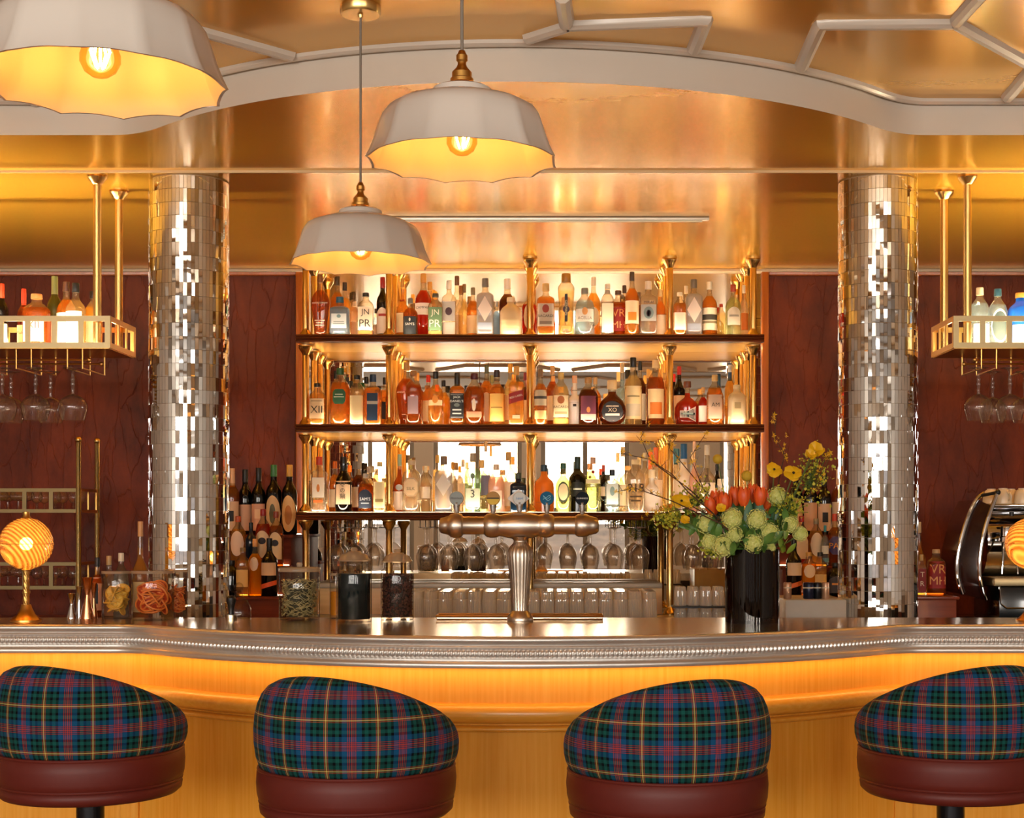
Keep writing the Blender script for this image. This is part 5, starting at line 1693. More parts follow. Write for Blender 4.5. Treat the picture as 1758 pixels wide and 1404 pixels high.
# brass-post rack of stemmed glasses beside the leather wall
GF, GR = 6.80, 7.08
gx = PX(135, GF)
gr_ = empty('glass_shelf_rack', (gx, GF, 0), 'champagne metal rack with two brass posts holding small stemmed glasses', 'rack')
for px, d, pt in ((135, GF, 755), (167, GR, 757)):
    b = MB().lathe([(.012, .9585), (.012, PZ(pt, d) - .012), (.013, PZ(pt, d) - .010)], 16).sphere((0, 0, PZ(pt, d)), .0155, 14, 10)
    b.v = [(x + PX(px, d) - gx, y + d - GF, z) for x, y, z in b.v]
    b.build('post', brass, gr_)
coupe = wine_glass_mesh('coupe', .040, .045, .045, .030)
small = wine_glass_mesh('small_glass', .026, .055, .035, .024)
n_g = 0
for zt, zb in ((PZ(838, GF), PZ(880, GF)), (PZ(965, GF), PZ(1012, GF))):
    b = framed_panel(MB(), 1.1, zt - zb, 9, .016, .018)
    b.v = [(-x, y + .012, z + zb) for x, y, z in b.v]
    b.build('front_frame', pbr('aged champagne metal', '#7d6c4c', .45, 1.0), gr_, smooth=None)
    b = framed_panel(MB(), GR - GF - .03, zt - zb, 2, .014, .014)
    b.v = [(y - .003, x + .018, z + zb) for x, y, z in b.v]
    b.build('end_frame', brass_soft, gr_, smooth=None)
    MB().box(-1.1, -.004, .02, GR - GF - .005, zb + .001, zb + .007).build('glass_deck', glassy('shelf glass', '#efe6d4', .25, '#f3e2c4', .8), gr_, smooth=None)
    tiername = 'upper' if zt > 1.45 else 'lower'
    for r in range(2):
        for k in range(6):
            x = gx - .05 - .084 * k
            o = link('coupe_glass', coupe if k > 2 else small, None, (x, GF + .085 + .1 * r, zb + .0075))
            tag(o, 'small stemmed glass, %s from the brass post, %s row, %s rack deck' % (ORD[k], ('front', 'rear')[r], tiername), 'glass', 'stemmed glasses on the brass-post rack')
cb = empty('side_cabinet', (PX(40, 6.6), 6.9, 0), 'dark cabinet below the rack of stemmed glasses', 'cabinet')
MB().cbox(-1.2, .42, -.35, .75, 0, .93, .006).build('cabinet_body', dark_cab, cb)
MB().cbox(-1.22, .44, -.37, .76, .93, .958, .006).build('worktop', red_wood, cb)
cb2 = empty('side_cabinet', (PX(1690, 6.6), 6.9, 0), 'dark red cabinet below the coffee machine', 'cabinet')
MB().cbox(-.33, 1.3, -.55, .75, 0, .905, .006).build('cabinet_body', red_wood, cb2)
MB().cbox(-.35, 1.32, -.57, .76, .905, .93, .006).build('worktop', dark_cab, cb2)

# ------------------------------------------------------------------ things standing on the counter


def at_counter(px, py):
    d = (H - TOP) * F / (py - CY)
    return PX(px, d), d


def jar(px, py, pw, ph, label, lid, fillcol, fillkind, fill=.8):
    x, d = at_counter(px, py)
    k = d / F
    r, h = pw * k / 2, ph * k
    o = empty('glass_jar', (x, d, TOP), label, 'jar', 'glass jars on the counter')
    rf = lambda a, hh: 1 - .03 * abs(math.sin(12 * a))
    if lid == 'flat':
        MB().lathe([(0, .0005), (r * .96, .0005), (r, .004), (r, h * .97), (r * .97, h)], 48, rfun=rf).build('glass_body', jar_glass, o, smooth=50)
        MB().lathe([(0, h + .001), (r * 1.02, h + .001), (r * 1.03, h + .004), (r * 1.03, h + .013), (r * .98, h + .016), (0, h + .017)], 40).build('lid', lid_glass, o, smooth=50)
        MB().lathe([(0, h + .017), (.008, h + .017), (.011, h + .026), (.008, h + .032), (0, h + .033)], 16).build('knob', lid_glass, o, smooth=50)
    elif lid == 'dome':
        MB().lathe([(0, .0005), (r * .97, .0005), (r, .004), (r, h * .80), (r * .96, h * .86), (r * .82, h * .90), (r * .80, h * .98), (r * .84, h)], 48, rfun=rf).build('glass_body', jar_glass, o, smooth=50)
        lo = MB().lathe([(0, h + .001), (r * .90, h + .001), (r * .92, h + .006), (r * .84, h + .010), (r * .74, h + .022), (r * .42, h + .030), (r * .36, h + .034), (0, h + .034)], 40).build('lid', lid_glass, o, smooth=50)
        MB().lathe([(0, h + .034), (.010, h + .034), (.013, h + .040), (.009, h + .047), (0, h + .048)], 16).build('knob', lid_glass, lo, smooth=50)
    else:
        MB().lathe([(0, .0005), (r * .96, .0005), (r, .004), (r, h * .97), (r * .97, h)], 48, rfun=rf).build('glass_body', jar_glass, o, smooth=50)
        MB().lathe([(r * .9, h * .965), (r * 1.03, h * .965), (r * 1.03, h * 1.02), (0, h * 1.02)], 40).build('lid', lid_glass, o, smooth=50)
    hr, hh = r * .90, h * fill
    q = random.Random(int(px))
    if fillkind == 'liquid':
        MB().lathe([(0, .011), (hr, .011), (hr, hh), (0, hh)], 48, rfun=rf).build('contents', pbr('liquid_' + fillcol[1:], fillcol, .25, 0, 0, .05, spec=.08), o, smooth=40)
    elif fillkind == 'seeds':
        bs = MB()
        for i in range(900):
            a, zz = q.uniform(0, 2 * PI), q.uniform(.012, hh)
            rr_ = hr * math.sqrt(q.uniform(.75, .97)) if zz < hh - .01 else hr * math.sqrt(q.uniform(0, .95))
            bs.sphere((rr_ * math.cos(a), rr_ * math.sin(a), zz), q.uniform(.003, .0045), 5, 3)
        s_ = bs.build('seeds', pbr('seed_' + fillcol[1:], fillcol, .5, noise=(40, (1, 1, 1), '#5a2a1c', 2)), o, smooth=180, fix=False)
        s_['kind'] = 'stuff'
        MB().lathe([(0, .011), (hr * .86, .011), (hr * .86, hh - .006), (0, hh - .006)], 20).build('seed_core', pbr('seed_core', '#20100c', .8), o)
    elif fillkind == 'herbs':
        bs = MB()
        for i in range(420):
            a, zz = q.uniform(0, 2 * PI), q.uniform(.014, hh)
            rr_ = hr * math.sqrt(q.uniform(.5, .9))
            pts, aa = [], a
            tilt = q.uniform(-1, 1)
            for s in range(5):
                aa2 = a + (s - 2) * q.uniform(.08, .14)
                zz2 = min(hh, max(.013, zz + (s - 2) * .005 * tilt + q.uniform(-.002, .002)))
                r2 = min(hr * .97, rr_ * q.uniform(.94, 1.05))
                pts.append((r2 * math.cos(aa2), r2 * math.sin(aa2), zz2))
            bs.tube(pts, q.uniform(.0010, .0019), 4)
        s_ = bs.build('dried_herbs', pbr('herb_' + fillcol[1:], fillcol, .7, noise=(60, (1, 1, 1), '#c9bd8e', 2)), o, smooth=180, fix=False)
        s_['kind'] = 'stuff'
        MB().lathe([(0, .011), (hr * .66, .011), (hr * .66, hh - .008), (0, hh - .008)], 20).build('herb_core', pbr('herb_core', '#3a3824', .8), o)
    else:         # slices of dried fruit, each one a piece of its own
        mrind = pbr('rind_' + fillcol[1:], fillcol, .5, 0, .2, .3)
        mflesh = pbr('flesh_' + fillkind[1:], fillkind, .45)
        rs = r * .58
        sv = MB().lathe([(0, -.001), (rs * .86, -.0012), (rs * .86, .0012), (0, .001)], 18, mi=0)
        sv.tube([(rs * .93 * math.cos(a), rs * .93 * math.sin(a), 0) for a in [2 * PI * i / 20 for i in range(20)]], rs * .075, 6, mi=1, closed=True)
        for i in range(8):
            a = 2 * PI * i / 8
            sv.tube([(.1 * rs * math.cos(a), .1 * rs * math.sin(a), .0012), (rs * .85 * math.cos(a), rs * .85 * math.sin(a), .0012)], .0010, 4, mi=1)
        sv.v = [(vx, vy, vz + .10 * vx * vx / rs) for vx, vy, vz in sv.v]
        sm = sv.mesh('fruit_slice', [mflesh, mrind], 50)
        for i in range(34):
            lay = i / 34
            a = q.uniform(0, 2 * PI)
            rad = q.uniform(0.12, .40) * r
            zz = .010 + rs * .9 + lay * max(.01, hh - .012 - rs * 1.4)
            link('fruit_slice', sm, o, (rad * math.cos(a), rad * math.sin(a), zz), (q.uniform(-1.1, 1.1), q.uniform(-.8, .8), q.uniform(0, 6)))
    return o


jar(201, 1061.5, 51, 80, 'glass jar of yellow dried lemon slices', 'band', '#e0b040', '#f0cf6a', .72)
jar(262.5, 1064, 71, 83, 'glass jar of orange dried citrus slices, biggest of the three', 'band', '#ee8a3a', '#c8461a', .76)
jar(302, 1060.5, 40, 82, 'glass jar of dried orange slices partly behind the mirrored column', 'band', '#ec8c40', '#cc5020', .7)
jar(514, 1063.5, 70, 82, 'glass jar of dried green herbs with flat lid', 'flat', '#8f8a5c', 'herbs', .84)
jar(580, 1061, 28, 76, 'slim glass jar of orange syrup behind the dark jar', 'band', '#d8891f', 'liquid', .6)
jar(608, 1067.5, 61, 104, 'glass jar of very dark blue-black liquid with domed lid', 'dome', '#03141a', 'liquid', .80)
jar(682, 1063.5, 57, 98, 'glass jar of dark brown seeds with domed lid', 'dome', '#3c1810', 'seeds', .80)

# jiggers, decanter and cocktail bits near the globe lamp


def jigger(px, py, pw, ph, label, m_):
    x, d = at_counter(px, py)
    k = d / F
    r, h = pw * k / 2, ph * k
    o = link('jigger', MB().lathe([(0, .0005), (r, .0005), (r, .003), (r * .34, h * .55), (r * .34, h * .60), (r * .82, h * .985), (r * .88, h), (r * .78, h), (r * .28, h * .62), (0, h * .62)], 24).mesh('jigger', m_, 50), None, (x, d, TOP))
    tag(o, label, 'jigger', 'bar jiggers beside the globe lamp')


copper = pbr('copper', '#c98a62', .18, 1.0)
jigger(123, 1061.5, 17, 43, 'small steel jigger nearest the globe lamp', chrome)
jigger(136, 1060.5, 15, 54, 'slim steel jigger between two others', chrome)
jigger(150, 1062, 24, 71, 'tall copper jigger next to the lemon slices', copper)
jigger(161, 1060.6, 14, 60, 'slim copper jigger against the jar of lemon slices', copper)
x, d = at_counter(410, 1061)
o = empty('cut_glass_decanter', (x, d, TOP), 'small cut glass decanter with stopper beside the mirrored column', 'decanter')
MB().lathe([(0, .0005), (.042, .0005), (.044, .008), (.042, .04), (.030, .062), (.016, .075), (.014, .088), (.019, .092), (0, .092)], 28, rfun=lambda a, h_: 1 - .03 * abs(math.sin(8 * a))).build('glass_body', jar_glass, o, smooth=40)
MB().sphere((0, 0, .108), .017, 10, 6).build('stopper', jar_glass, o, smooth=None)
x, d = at_counter(399, 1061.5)
o = empty('coffee_tamper', (x, d - .02, TOP), 'black rubber-handled tamper standing beside the mirrored column', 'tamper')
MB().lathe([(0, .0005), (.021, .0005), (.021, .014), (0, .015)], 24).build('foot', worktop_metal, o)
MB().lathe([(0, .0155), (.0105, .0155), (.0095, .028), (.012, .045), (.017, .062), (.0165, .072), (.010, .080), (0, .082)], 20).build('handle', black_plastic, o)

# bottles behind the dried fruit jars and beyond the other column
shelf_l = empty('rear_ledge', (PX(215, 5.49), 5.49, 0), 'low red wood ledge behind the jars of dried fruit', 'ledge')
MB().cbox(-.22, .13, -.085, .085, 0, 1.06, .004).build('ledge_body', red_wood, shelf_l)
shelf_r = empty('rear_ledge', (PX(1610, 6.2), 6.12, 0), 'red wood ledge holding the red-labelled bottle', 'ledge')
zr = PZ(1023, 6.06)
MB().cbox(-.19, .03, -.10, .16, 0, zr - .012, .004).build('ledge_body', red_wood, shelf_r)
MB().cbox(-.20, .04, -.11, .17, zr - .012, zr, .003).build('ledge_top', red_wood, shelf_r)
rel(MB().box(PX(1575, 6.2), PX(1622, 6.2), 6.22, 6.23, zr, zr + .004), shelf_r).build('light_strip', led_dim, shelf_r, smooth=None)
for px, pw, pt, kind, liq, cap, labs, dd, label in (
        (241, 28, 895, 'long', 'gold', '#c9935a', [('rect', .7, .1, .4, '#f3deb0')], 5.53, 'golden long-necked bottle with cork behind the dried orange jar'),
        (208, 26, 949, 'dome', 'ice', '#d9cbb0', [], 5.46, 'clear bottle behind the lemon jar, beside the long-necked bottle'),
        (187, 24, 954, 'std', 'pale', '#c9a26a', [('rect', .9, .1, .5, '#d9a47e')], 5.53, 'pale bottle with peach label behind the lemon jar'),
        (167, 24, 957, 'std', 'rust', '#20242a', [('rect', .9, .2, .7, '#d8a080'), ('rect', .4, .3, .6, '#1c2c38', 1)], 5.46, 'small bottle with pink and black label behind the jiggers')):
    bottle('bottle', PX(px, dd), dd, 1.0605, PZ(pt, dd) - 1.0605, pw * dd / F, kind, liq, cap, labs, label, 'bottles on the rear ledges')
for px, pw, pt, kind, liq, cap, labs, dd, label in (
        (1607, 31, 943, 'squat', 'rust', '#c9a878', [('rect', .95, .16, .74, '#9c1f1c'), ('T', 'VR', .58, .20, '#f0a860'), ('T', 'MH', .33, .20, '#f0b070')], 6.09, 'amber squat bottle with red label and large letters beside the coffee machine'),
        (1582, 16, 952, 'sq', 'clear', '#d9b878', [('rect', .8, .1, .66, '#8a1f1c'), ('T', 'T', .52, .12, '#f6e2c6'), ('T', 'R', .30, .12, '#f6e2c6')], 6.07, 'slim clear bottle with red and cream letters'),
        (1578, 22, 896, 'long', 'gold', '#d8b98a', [], 6.17, 'golden bottle with long pale neck behind the red-labelled bottle')):
    bottle('bottle', PX(px, dd), dd, zr + .0005, PZ(pt, dd) - zr, pw * dd / F, kind, liq, cap, labs, label, 'bottles on the rear ledges')
# tins on the stone step
for px, pw, col_, label in ((1352, 14, '#b58a6a', 'copper-coloured tin nearest the vase on the stone block'), (1388, 19, '#1c2038', 'navy tin with pale stripe on the stone block'), (1403, 14, '#16181e', 'black tin on the stone block'), (1417, 14, '#b98f70', 'copper-coloured tin next to the black tin on the stone block')):
    d = 5.66
    k = d / F
    zt = PZ(1029, 5.6)
    o = link('drink_tin', MB().lathe([(0, 0), (pw * k * .44, 0), (pw * k * .5, .003), (pw * k * .5, 26 * k), (pw * k * .45, 28 * k), (0, 28 * k)], 20).mesh('drink_tin', pbr('tin_' + col_[1:], col_, .3, .5), 40), None, (PX(px, d), d, zt))
    tag(o, label, 'tin', 'tins on the stone block')
    MB().lathe([(pw * k * .505, 18 * k), (pw * k * .505, 20 * k)], 20).build('tin_band', flat('#d9c9ae'), o)

# ------------------------------------------------------------------ flowers in a smoked glass vase
VD = 5.07
VX = PX(1291.5, VD)
VK = VD / F
vr, vh = 46.5 * VK, (1071 - 946) * VK
vase = empty('flower_vase', (VX, VD, TOP), 'tall smoked brown glass cylinder vase full of spring flowers', 'vase')
MB().lathe([(0, .0005), (vr, .0005), (vr, vh), (vr - .003, vh)], 48).build('glass_body', vase_glass, vase, smooth=50)
MB().lathe([(0, .002), (vr - .001, .002), (vr - .001, .009), (0, .009)], 48).build('glass_base', vase_glass, vase, smooth=40)
fr_ = random.Random(21)
stem_m = pbr('green stem', '#4f6a2c', .5)
leaf_m = pbr('dark green leaf', '#4a7336', .45, noise=(30, (1, 1, 1), '#6a8f3c', 2))
leaf_l = pbr('bright green leaf', '#6f8a2a', .45, noise=(30, (1, 1, 1), '#8aa136', 2))
tulip_leaf = pbr('tulip leaf', '#3f6f4c', .4)
tulip_m = pbr('orange tulip petal', '#f2702a', .42, noise=(25, (3, 3, .6), '#e2501c', 2))
vib_m = pbr('lime viburnum floret', '#e9ec96', .6, noise=(60, (1, 1, 1), '#cdd56c', 2))
yel_m = pbr('yellow petal', '#f0c21c', .45, noise=(30, (1, 1, 1), '#e0a810', 2))
ball_m = pbr('mustard ball flower', '#c9a52c', .7, bump=(300, .6, .003, (1, 1, 1)))
twig_m = pbr('dark twig', '#4a2f1c', .7)
euph_m = pbr('euphorbia yellow-green', '#d2c83c', .6, noise=(60, (1, 1, 1), '#aab43a', 2))
dark_centre = pbr('dark flower centre', '#2c1c12', .7)


def head_at(px, py, dd):
    d = VD + dd
    return Vector((PX(px, d), d, PZ(py, d)))


SLOTS = [(vr * .80 * math.sqrt((k + .5) / 64), k * 2.39996) for k in range(64)]
SLOTS = [(r_ * math.cos(a_), r_ * math.sin(a_)) for r_, a_ in SLOTS]


def stem_to(p, mb, r=.0022):
    """stem from its own place in the vase up to p, in coordinates relative to p"""
    ox, oy = (p.x - VX), (p.y - VD)
    l = math.hypot(ox, oy) or 1
    k = min(1, vr * .72 / l)
    sx, sy = min(SLOTS, key=lambda q: (q[0] - ox * k) ** 2 + (q[1] - oy * k) ** 2)
    SLOTS.remove((sx, sy))
    mouth = Vector((VX + sx, VD + sy, TOP + vh + .002)) - p
    foot = Vector((VX + sx, VD + sy, TOP + .012)) - p
    if p.z < TOP + vh + .03:
        mb.tube([foot, mouth, mouth * .5 + Vector((0, 0, .02)), Vector((0, 0, 0))], r, 6)
    else:
        mb.tube([foot, mouth, mouth * .45 + Vector((0, 0, -.006)), Vector((0, 0, -.002))], r, 6)
    return mb


def leaf_mesh(name, L, W, mat, bend=.25, n=7):
    vs, fs = [], []
    for i in range(n + 1):
        t = i / n
        w = W * math.sin(PI * min(1, t * .92 + .06)) ** .8 * .5 if i < n else .0004
        z = L * t
        y = bend * L * t * t
        vs += [(-w, y + w * .25, z), (0, y - w * .1, z), (w, y + w * .25, z)]
    for i in range(n):
        a = 3 * i
        fs += [(a, a + 1, a + 4, a + 3), (a + 1, a + 2, a + 5, a + 4)]
    return MB().add(vs, fs).mesh(name, mat, 180)


LEAF_T = leaf_mesh('leaf', .11, .03, tulip_leaf, .15)
LEAF_D = leaf_mesh('leaf', .055, .024, leaf_m, .3)
LEAF_B = leaf_mesh('leaf', .045, .018, leaf_l, .3)


def tulip_petal():
    vs, fs = [], []
    nu, nv = 6, 8
    for j in range(nv + 1):
        t = j / nv
        for i in range(nu + 1):
            u = -1 + 2 * i / nu
            wid = .85 * math.sin(PI * min(1, .12 + t * .80)) ** .7 * (1 if t < .95 else .75)
            a = u * wid
            r = .0165 * (math.sin(PI * (.12 + .68 * t)) ** .75) + .001
            vs.append((r * math.sin(a), -r * math.cos(a), .058 * t - .004 * abs(u) * t))
    for j in range(nv):
        for i in range(nu):
            a = j * (nu + 1) + i
            fs.append((a, a + 1, a + nu + 2, a + nu + 1))
    return MB().add(vs, fs).mesh('petal', tulip_m, 180)


PETAL = tulip_petal()
TUL = [(1224, 868, -.02, -.5), (1246, 862, -.035, -.25), (1262, 852, .0, -.1), (1277, 853, -.04, 0.0), (1291, 847, .01, .1), (1304, 852, -.03, .2), (1232, 858, .03, -.4), (1316, 857, .02, .35)]
TNAME = ['nearest the twigs', 'second along, above the viburnum', 'half hidden, third along', 'in the middle and most upright', 'right of the middle one, at the back', 'tilting to the mirrored column', 'behind the first one', 'last along, beside the yellow poppies']
for (px, py, dd, lean), nm in zip(TUL, TNAME):
    p = head_at(px, py + 16, dd)
    o = empty('tulip', p, 'orange tulip ' + nm, 'tulip', 'orange tulips in the vase')
    for k in range(6):
        a = 2 * PI * k / 6 + .3
        link('petal', PETAL, o, (0, 0, 0), (0, lean * .5, a), (1.25, 1.25, 1.15) if k % 2 else (1.15, 1.15, 1.12))
    stem_to(p, MB()).build('stem', stem_m, o)
    link('leaf', LEAF_T, o, (.006, -.012, -.085), (.1, lean * .6 + fr_.uniform(-.2, .2), fr_.uniform(-.6, .6)))

VIB = [(1212, 899, -.03, 18), (1257, 890, -.07, 19), (1299, 892, -.075, 18), (1321, 914, -.07, 17), (1242, 937, -.075, 20), (1294, 933, -.085, 17), (1356, 900, -.03, 15), (1374, 916, 0, 13), (1334, 853, 0, 18), (1262, 918, -.085, 14), (1218, 930, -.05, 14), (1322, 940, -.06, 9)]
VNAME = ['nearest the beer taps', 'large, below the tulips', 'next to the large one, below the tulips', 'above the rim of the vase, towards the column', 'large, hanging over the vase rim', 'low in the middle over the vase rim', 'out towards the bottles', 'outermost towards the mirrored column', 'high one among the yellow flowers', 'small, tucked in the middle', 'low one towards the tumblers', 'tiny, just above the vase rim']
floret = []
for k in range(5):
    a = 2 * PI * k / 5
    floret.append((math.cos(a), math.sin(a)))
for (px, py, dd, pr), nm in zip(VIB, VNAME):
    p = head_at(px, py, dd)
    o = empty('viburnum', p, 'lime green viburnum ball ' + nm, 'flower', 'viburnum balls in the vase')
    r = pr * VK
    b = MB()
    nfl = int(70 + pr * 4)
    for i in range(nfl):
        zz = 1 - 2 * (i + .5) / nfl
        a = i * 2.39996
        q = Vector((math.sqrt(1 - zz * zz) * math.cos(a), math.sqrt(1 - zz * zz) * math.sin(a), zz))
        rr_ = r * fr_.uniform(.82, 1.04)
        t1 = q.orthogonal().normalized()
        t2 = q.cross(t1)
        s_ = fr_.uniform(.0042, .0058)
        c = q * rr_
        ph = fr_.uniform(0, 1)
        vs = [c + q * .001]
        for k in range(10):
            an = 2 * PI * k / 10 + ph
            ra = s_ * (1.0 if k % 2 == 0 else .5)
            vs.append(c + (t1 * math.cos(an) + t2 * math.sin(an)) * ra + q * (.0012 if k % 2 == 0 else -.001))
        b.add(vs, [(0, 1 + k, 1 + (k + 1) % 10) for k in range(10)])
    b.sphere((0, 0, 0), r * .82, 14, 10)
    fo_ = b.build('florets', vib_m, o, smooth=60, fix=False)
    fo_['kind'] = 'stuff'
    stem_to(p, MB()).build('stem', stem_m, o)

POP = leaf_mesh('petal', .03, .036, yel_m, .35, 5)
YEL = [(1170, 860, -.03, 15, 0), (1238, 873, -.09, 10, 1), (1177, 894, -.05, 10, 1), (1362, 812, -.02, 17, 0), (1329, 806, .01, 14, 0), (1399, 776, .0, 17, 1), (1391, 783, -.03, 12, 1)]
YNAME = ['large and open, beside the twigs', 'small cupped, in front of the tulips', 'small cupped, low beside the shelf edge', 'large and open with dark centre, high up', 'open, behind the tulips and high', 'topmost, beside the mirrored column', 'just below the topmost one']
for (px, py, dd, pr, cup), nm in zip(YEL, YNAME):
    p = head_at(px, py, dd)
    o = empty('yellow_poppy', p, 'yellow poppy, ' + nm, 'flower', 'yellow poppies in the vase')
    sc = pr * VK / .030
    for k in range(6):
        a = 2 * PI * k / 6 + fr_.uniform(-.15, .15)
        tilt = (.45 if cup else 1.1)
        e = Matrix.Rotation(-.9 if not cup else -.7, 4, 'X') @ Matrix.Rotation(a, 4, 'Z') @ Matrix.Rotation(-tilt, 4, 'X')
        q = link('petal', POP, o)
        q.matrix_local = Matrix.Rotation(1.0, 4, 'X') @ Matrix.Rotation(a, 4, 'Z') @ Matrix.Rotation(-tilt + fr_.uniform(-.3, .25), 4, 'X') @ Matrix.Rotation(fr_.uniform(-.2, .2), 4, 'Z') @ Matrix.Scale(sc * fr_.uniform(.85, 1.2), 4)
    MB().sphere((0, -.004, .001), .0045 * sc, 8, 6).build('centre', dark_centre if not cup else ball_m, o)
    stem_to(p, MB(), .002).build('stem', stem_m, o)

for (px, py, dd, pr), nm in zip([(1232, 788, .03, 8.5), (1282, 817, -.02, 9.5)], ['higher', 'lower']):
    p = head_at(px, py, dd)
    o = empty('ball_flower', p, 'round mustard ball flower on a thin stem, the %s of two' % nm, 'flower', 'mustard ball flowers in the vase')
    MB().sphere((0, 0, 0), pr * VK, 20, 14).build('flower_head', ball_m, o, smooth=180)
    stem_to(p, MB(), .0015).build('stem', stem_m, o)

# twigs with small yellow blossom
STAR = MB()
for k in range(4):
    a = 2 * PI * k / 4
    STAR.add([(0, 0, 0), (.0035 * math.cos(a + .5), .0035 * math.sin(a + .5), .002), (.0085 * math.cos(a), .0085 * math.sin(a), .004), (.0035 * math.cos(a - .5), .0035 * math.sin(a - .5), .002)], [(0, 1, 2, 3)])
STAR = STAR.mesh('blossom', yel_m, None)
TW = [
    ([(1240, 895), (1182, 845), (1154, 814), (1114, 788), (1058, 777)], [(1058, 777), (1066, 773), (1080, 780), (1114, 786)], 'arching low towards the beer taps'),
    ([(1240, 890), (1180, 837), (1117, 791), (1100, 751), (1114, 726)], [(1130, 800), (1100, 760), (1114, 726)], 'crossing the middle shelf edge'),
    ([(1250, 890), (1214, 854), (1185, 785), (1211, 745)], [(1211, 745), (1200, 800), (1190, 790)], 'upright in front of the bottom shelf'),
    ([(1240, 900), (1154, 860), (1088, 837), (1056, 845)], [(1056, 845), (1100, 842), (1130, 850), (1146, 872)], 'lowest, level with the tap badges'),
    ([(1325, 890), (1342, 800), (1348, 780), (1331, 754), (1331, 716)], [(1331, 714), (1350, 746), (1331, 757), (1345, 770)], 'tallest, against the leather wall'),
    ([(1330, 895), (1390, 850), (1410, 800), (1424, 780)], [(1405, 800), (1418, 790), (1424, 780), (1395, 840), (1412, 815)], 'leaning to the mirrored column'),
    ([(1245, 900), (1190, 870), (1140, 880), (1102, 888)], [(1102, 888), (1110, 884), (1140, 872), (1120, 878)], 'drooping beside the bottom shelf edge'),
    ([(1250, 890), (1200, 830), (1150, 770), (1146, 748)], [(1146, 748), (1150, 768), (1140, 756), (1160, 790)], 'rising past the brass post'),
]
for ti, (path, flw, nm) in enumerate(TW):
    dd0 = (-.05, .02, .05, -.08, .06, .0, -.04, .08)[ti]
    pts = [head_at(x, y, dd0) for x, y in path]
    base = pts[0]
    o = empty('blossom_twig', base, 'bare twig with yellow blossom, ' + nm, 'twig', 'blossom twigs in the vase')
    b = MB()
    n_ = len(pts)
    b.tube([q - base for q in pts], [.0026 - .0016 * i / (n_ - 1) for i in range(n_)], 6)
    for i in range(1, n_):
        a_, c_ = pts[i - 1] - base, pts[i] - base
        for k in range(2):
            s_ = a_.lerp(c_, fr_.uniform(.2, .9))
            e_ = s_ + Vector((fr_.uniform(-.03, .03), fr_.uniform(-.02, .02), fr_.uniform(-.005, .04)))
            b.tube([s_, e_], [.0011, .0006], 4)
    b.build('branch', twig_m, o)
    stem_to(base, MB(), .003).build('stem', twig_m, o)
    spots = [head_at(x, y, dd0) - base for x, y in flw]
    for i in range(1, n_):
        for k in range(3):
            spots.append((pts[i - 1] - base).lerp(pts[i] - base, fr_.uniform(0, 1)) + Vector((fr_.uniform(-.012, .012), fr_.uniform(-.012, .012), fr_.uniform(-.008, .014))))
    for q in spots:
        for k in range(2):
            link('blossom', STAR, o, q + Vector((fr_.uniform(-.006, .006), fr_.uniform(-.008, 0), fr_.uniform(-.006, .006))), (fr_.uniform(.6, 2.2), fr_.uniform(-.6, .6), fr_.uniform(0, 3)), [fr_.uniform(.8, 1.4)] * 3)

# fluffy euphorbia sprays
for (px, py, dd, w, h, nm) in [(1396, 812, .02, 34, 46, 'tall, beside the mirrored column'), (1352, 866, -.02, 30, 26, 'behind the viburnum, towards the column'), (1146, 888, -.03, 30, 18, 'nearest the bottom shelf edge'), (1196, 852, .03, 40, 28, 'below the twigs'), (1226, 942, -.04, 22, 18, 'low over the vase rim')]:
    p = head_at(px, py, dd)
    o = empty('euphorbia_spray', p, 'fluffy yellow-green spray ' + nm, 'flower', 'euphorbia sprays in the vase')
    b, bs = MB(), MB()
    for i in range(250):
        q = Vector((fr_.gauss(0, .45) * w * VK, fr_.gauss(0, .4) * w * VK * .7, fr_.gauss(0, .45) * h * VK))
        s_ = fr_.uniform(.0032, .0058)
        n1 = Vector((fr_.uniform(-1, 1), fr_.uniform(-1, 1), fr_.uniform(-1, 1))).normalized()
        t1 = n1.orthogonal().normalized()
        t2 = n1.cross(t1)
        vs = [q + n1 * s_ * .2] + [q + (t1 * math.cos(k * PI / 3) + t2 * math.sin(k * PI / 3)) * s_ for k in range(6)]
        b.add(vs, [(0, 1 + k, 1 + (k + 1) % 6) for k in range(6)])
        if i % 4 == 0:
            bs.tube([Vector((0, 0, -h * VK * .6)), q], .0007, 4)
    u_ = b.build('florets', euph_m, o, smooth=None, fix=False)
    u_['kind'] = 'stuff'
    bs.build('stalks', stem_m, o)['kind'] = 'stuff'
    stem_to(p, MB(), .002).build('stem', stem_m, o)

# leafy greenery filling the bunch
for i, (px, py, dd, m_) in enumerate([(1190, 905, -.02, 0), (1225, 915, -.05, 0), (1278, 918, -.05, 0), (1310, 930, -.05, 0), (1340, 905, -.03, 0), (1345, 935, -.02, 1), (1260, 938, -.075, 0), (1205, 925, .0, 1), (1325, 885, .02, 0), (1280, 895, .05, 0), (1240, 895, .05, 0), (1360, 880, .02, 1), (1180, 880, .03, 1), (1305, 938, -.085, 0)]):
    p = head_at(px, py, dd)
    o = empty('leaf_sprig', p, '%s leaf sprig, %s around the bunch of flowers' % (('dark green', 'bright green')[m_], ORD[i]), 'foliage', 'leaf sprigs in the vase')
    stem_to(p, MB(), .002).build('stem', stem_m, o)
    for k in range(9):
        q = Vector((fr_.uniform(-.02, .02), fr_.uniform(-.02, .01), fr_.uniform(-.03, .02)))
        link('leaf', LEAF_B if m_ else LEAF_D, o, q, (fr_.uniform(-1.0, .9), fr_.uniform(-1.4, 1.4), fr_.uniform(0, 6.3)), [fr_.uniform(.8, 1.25)] * 3)

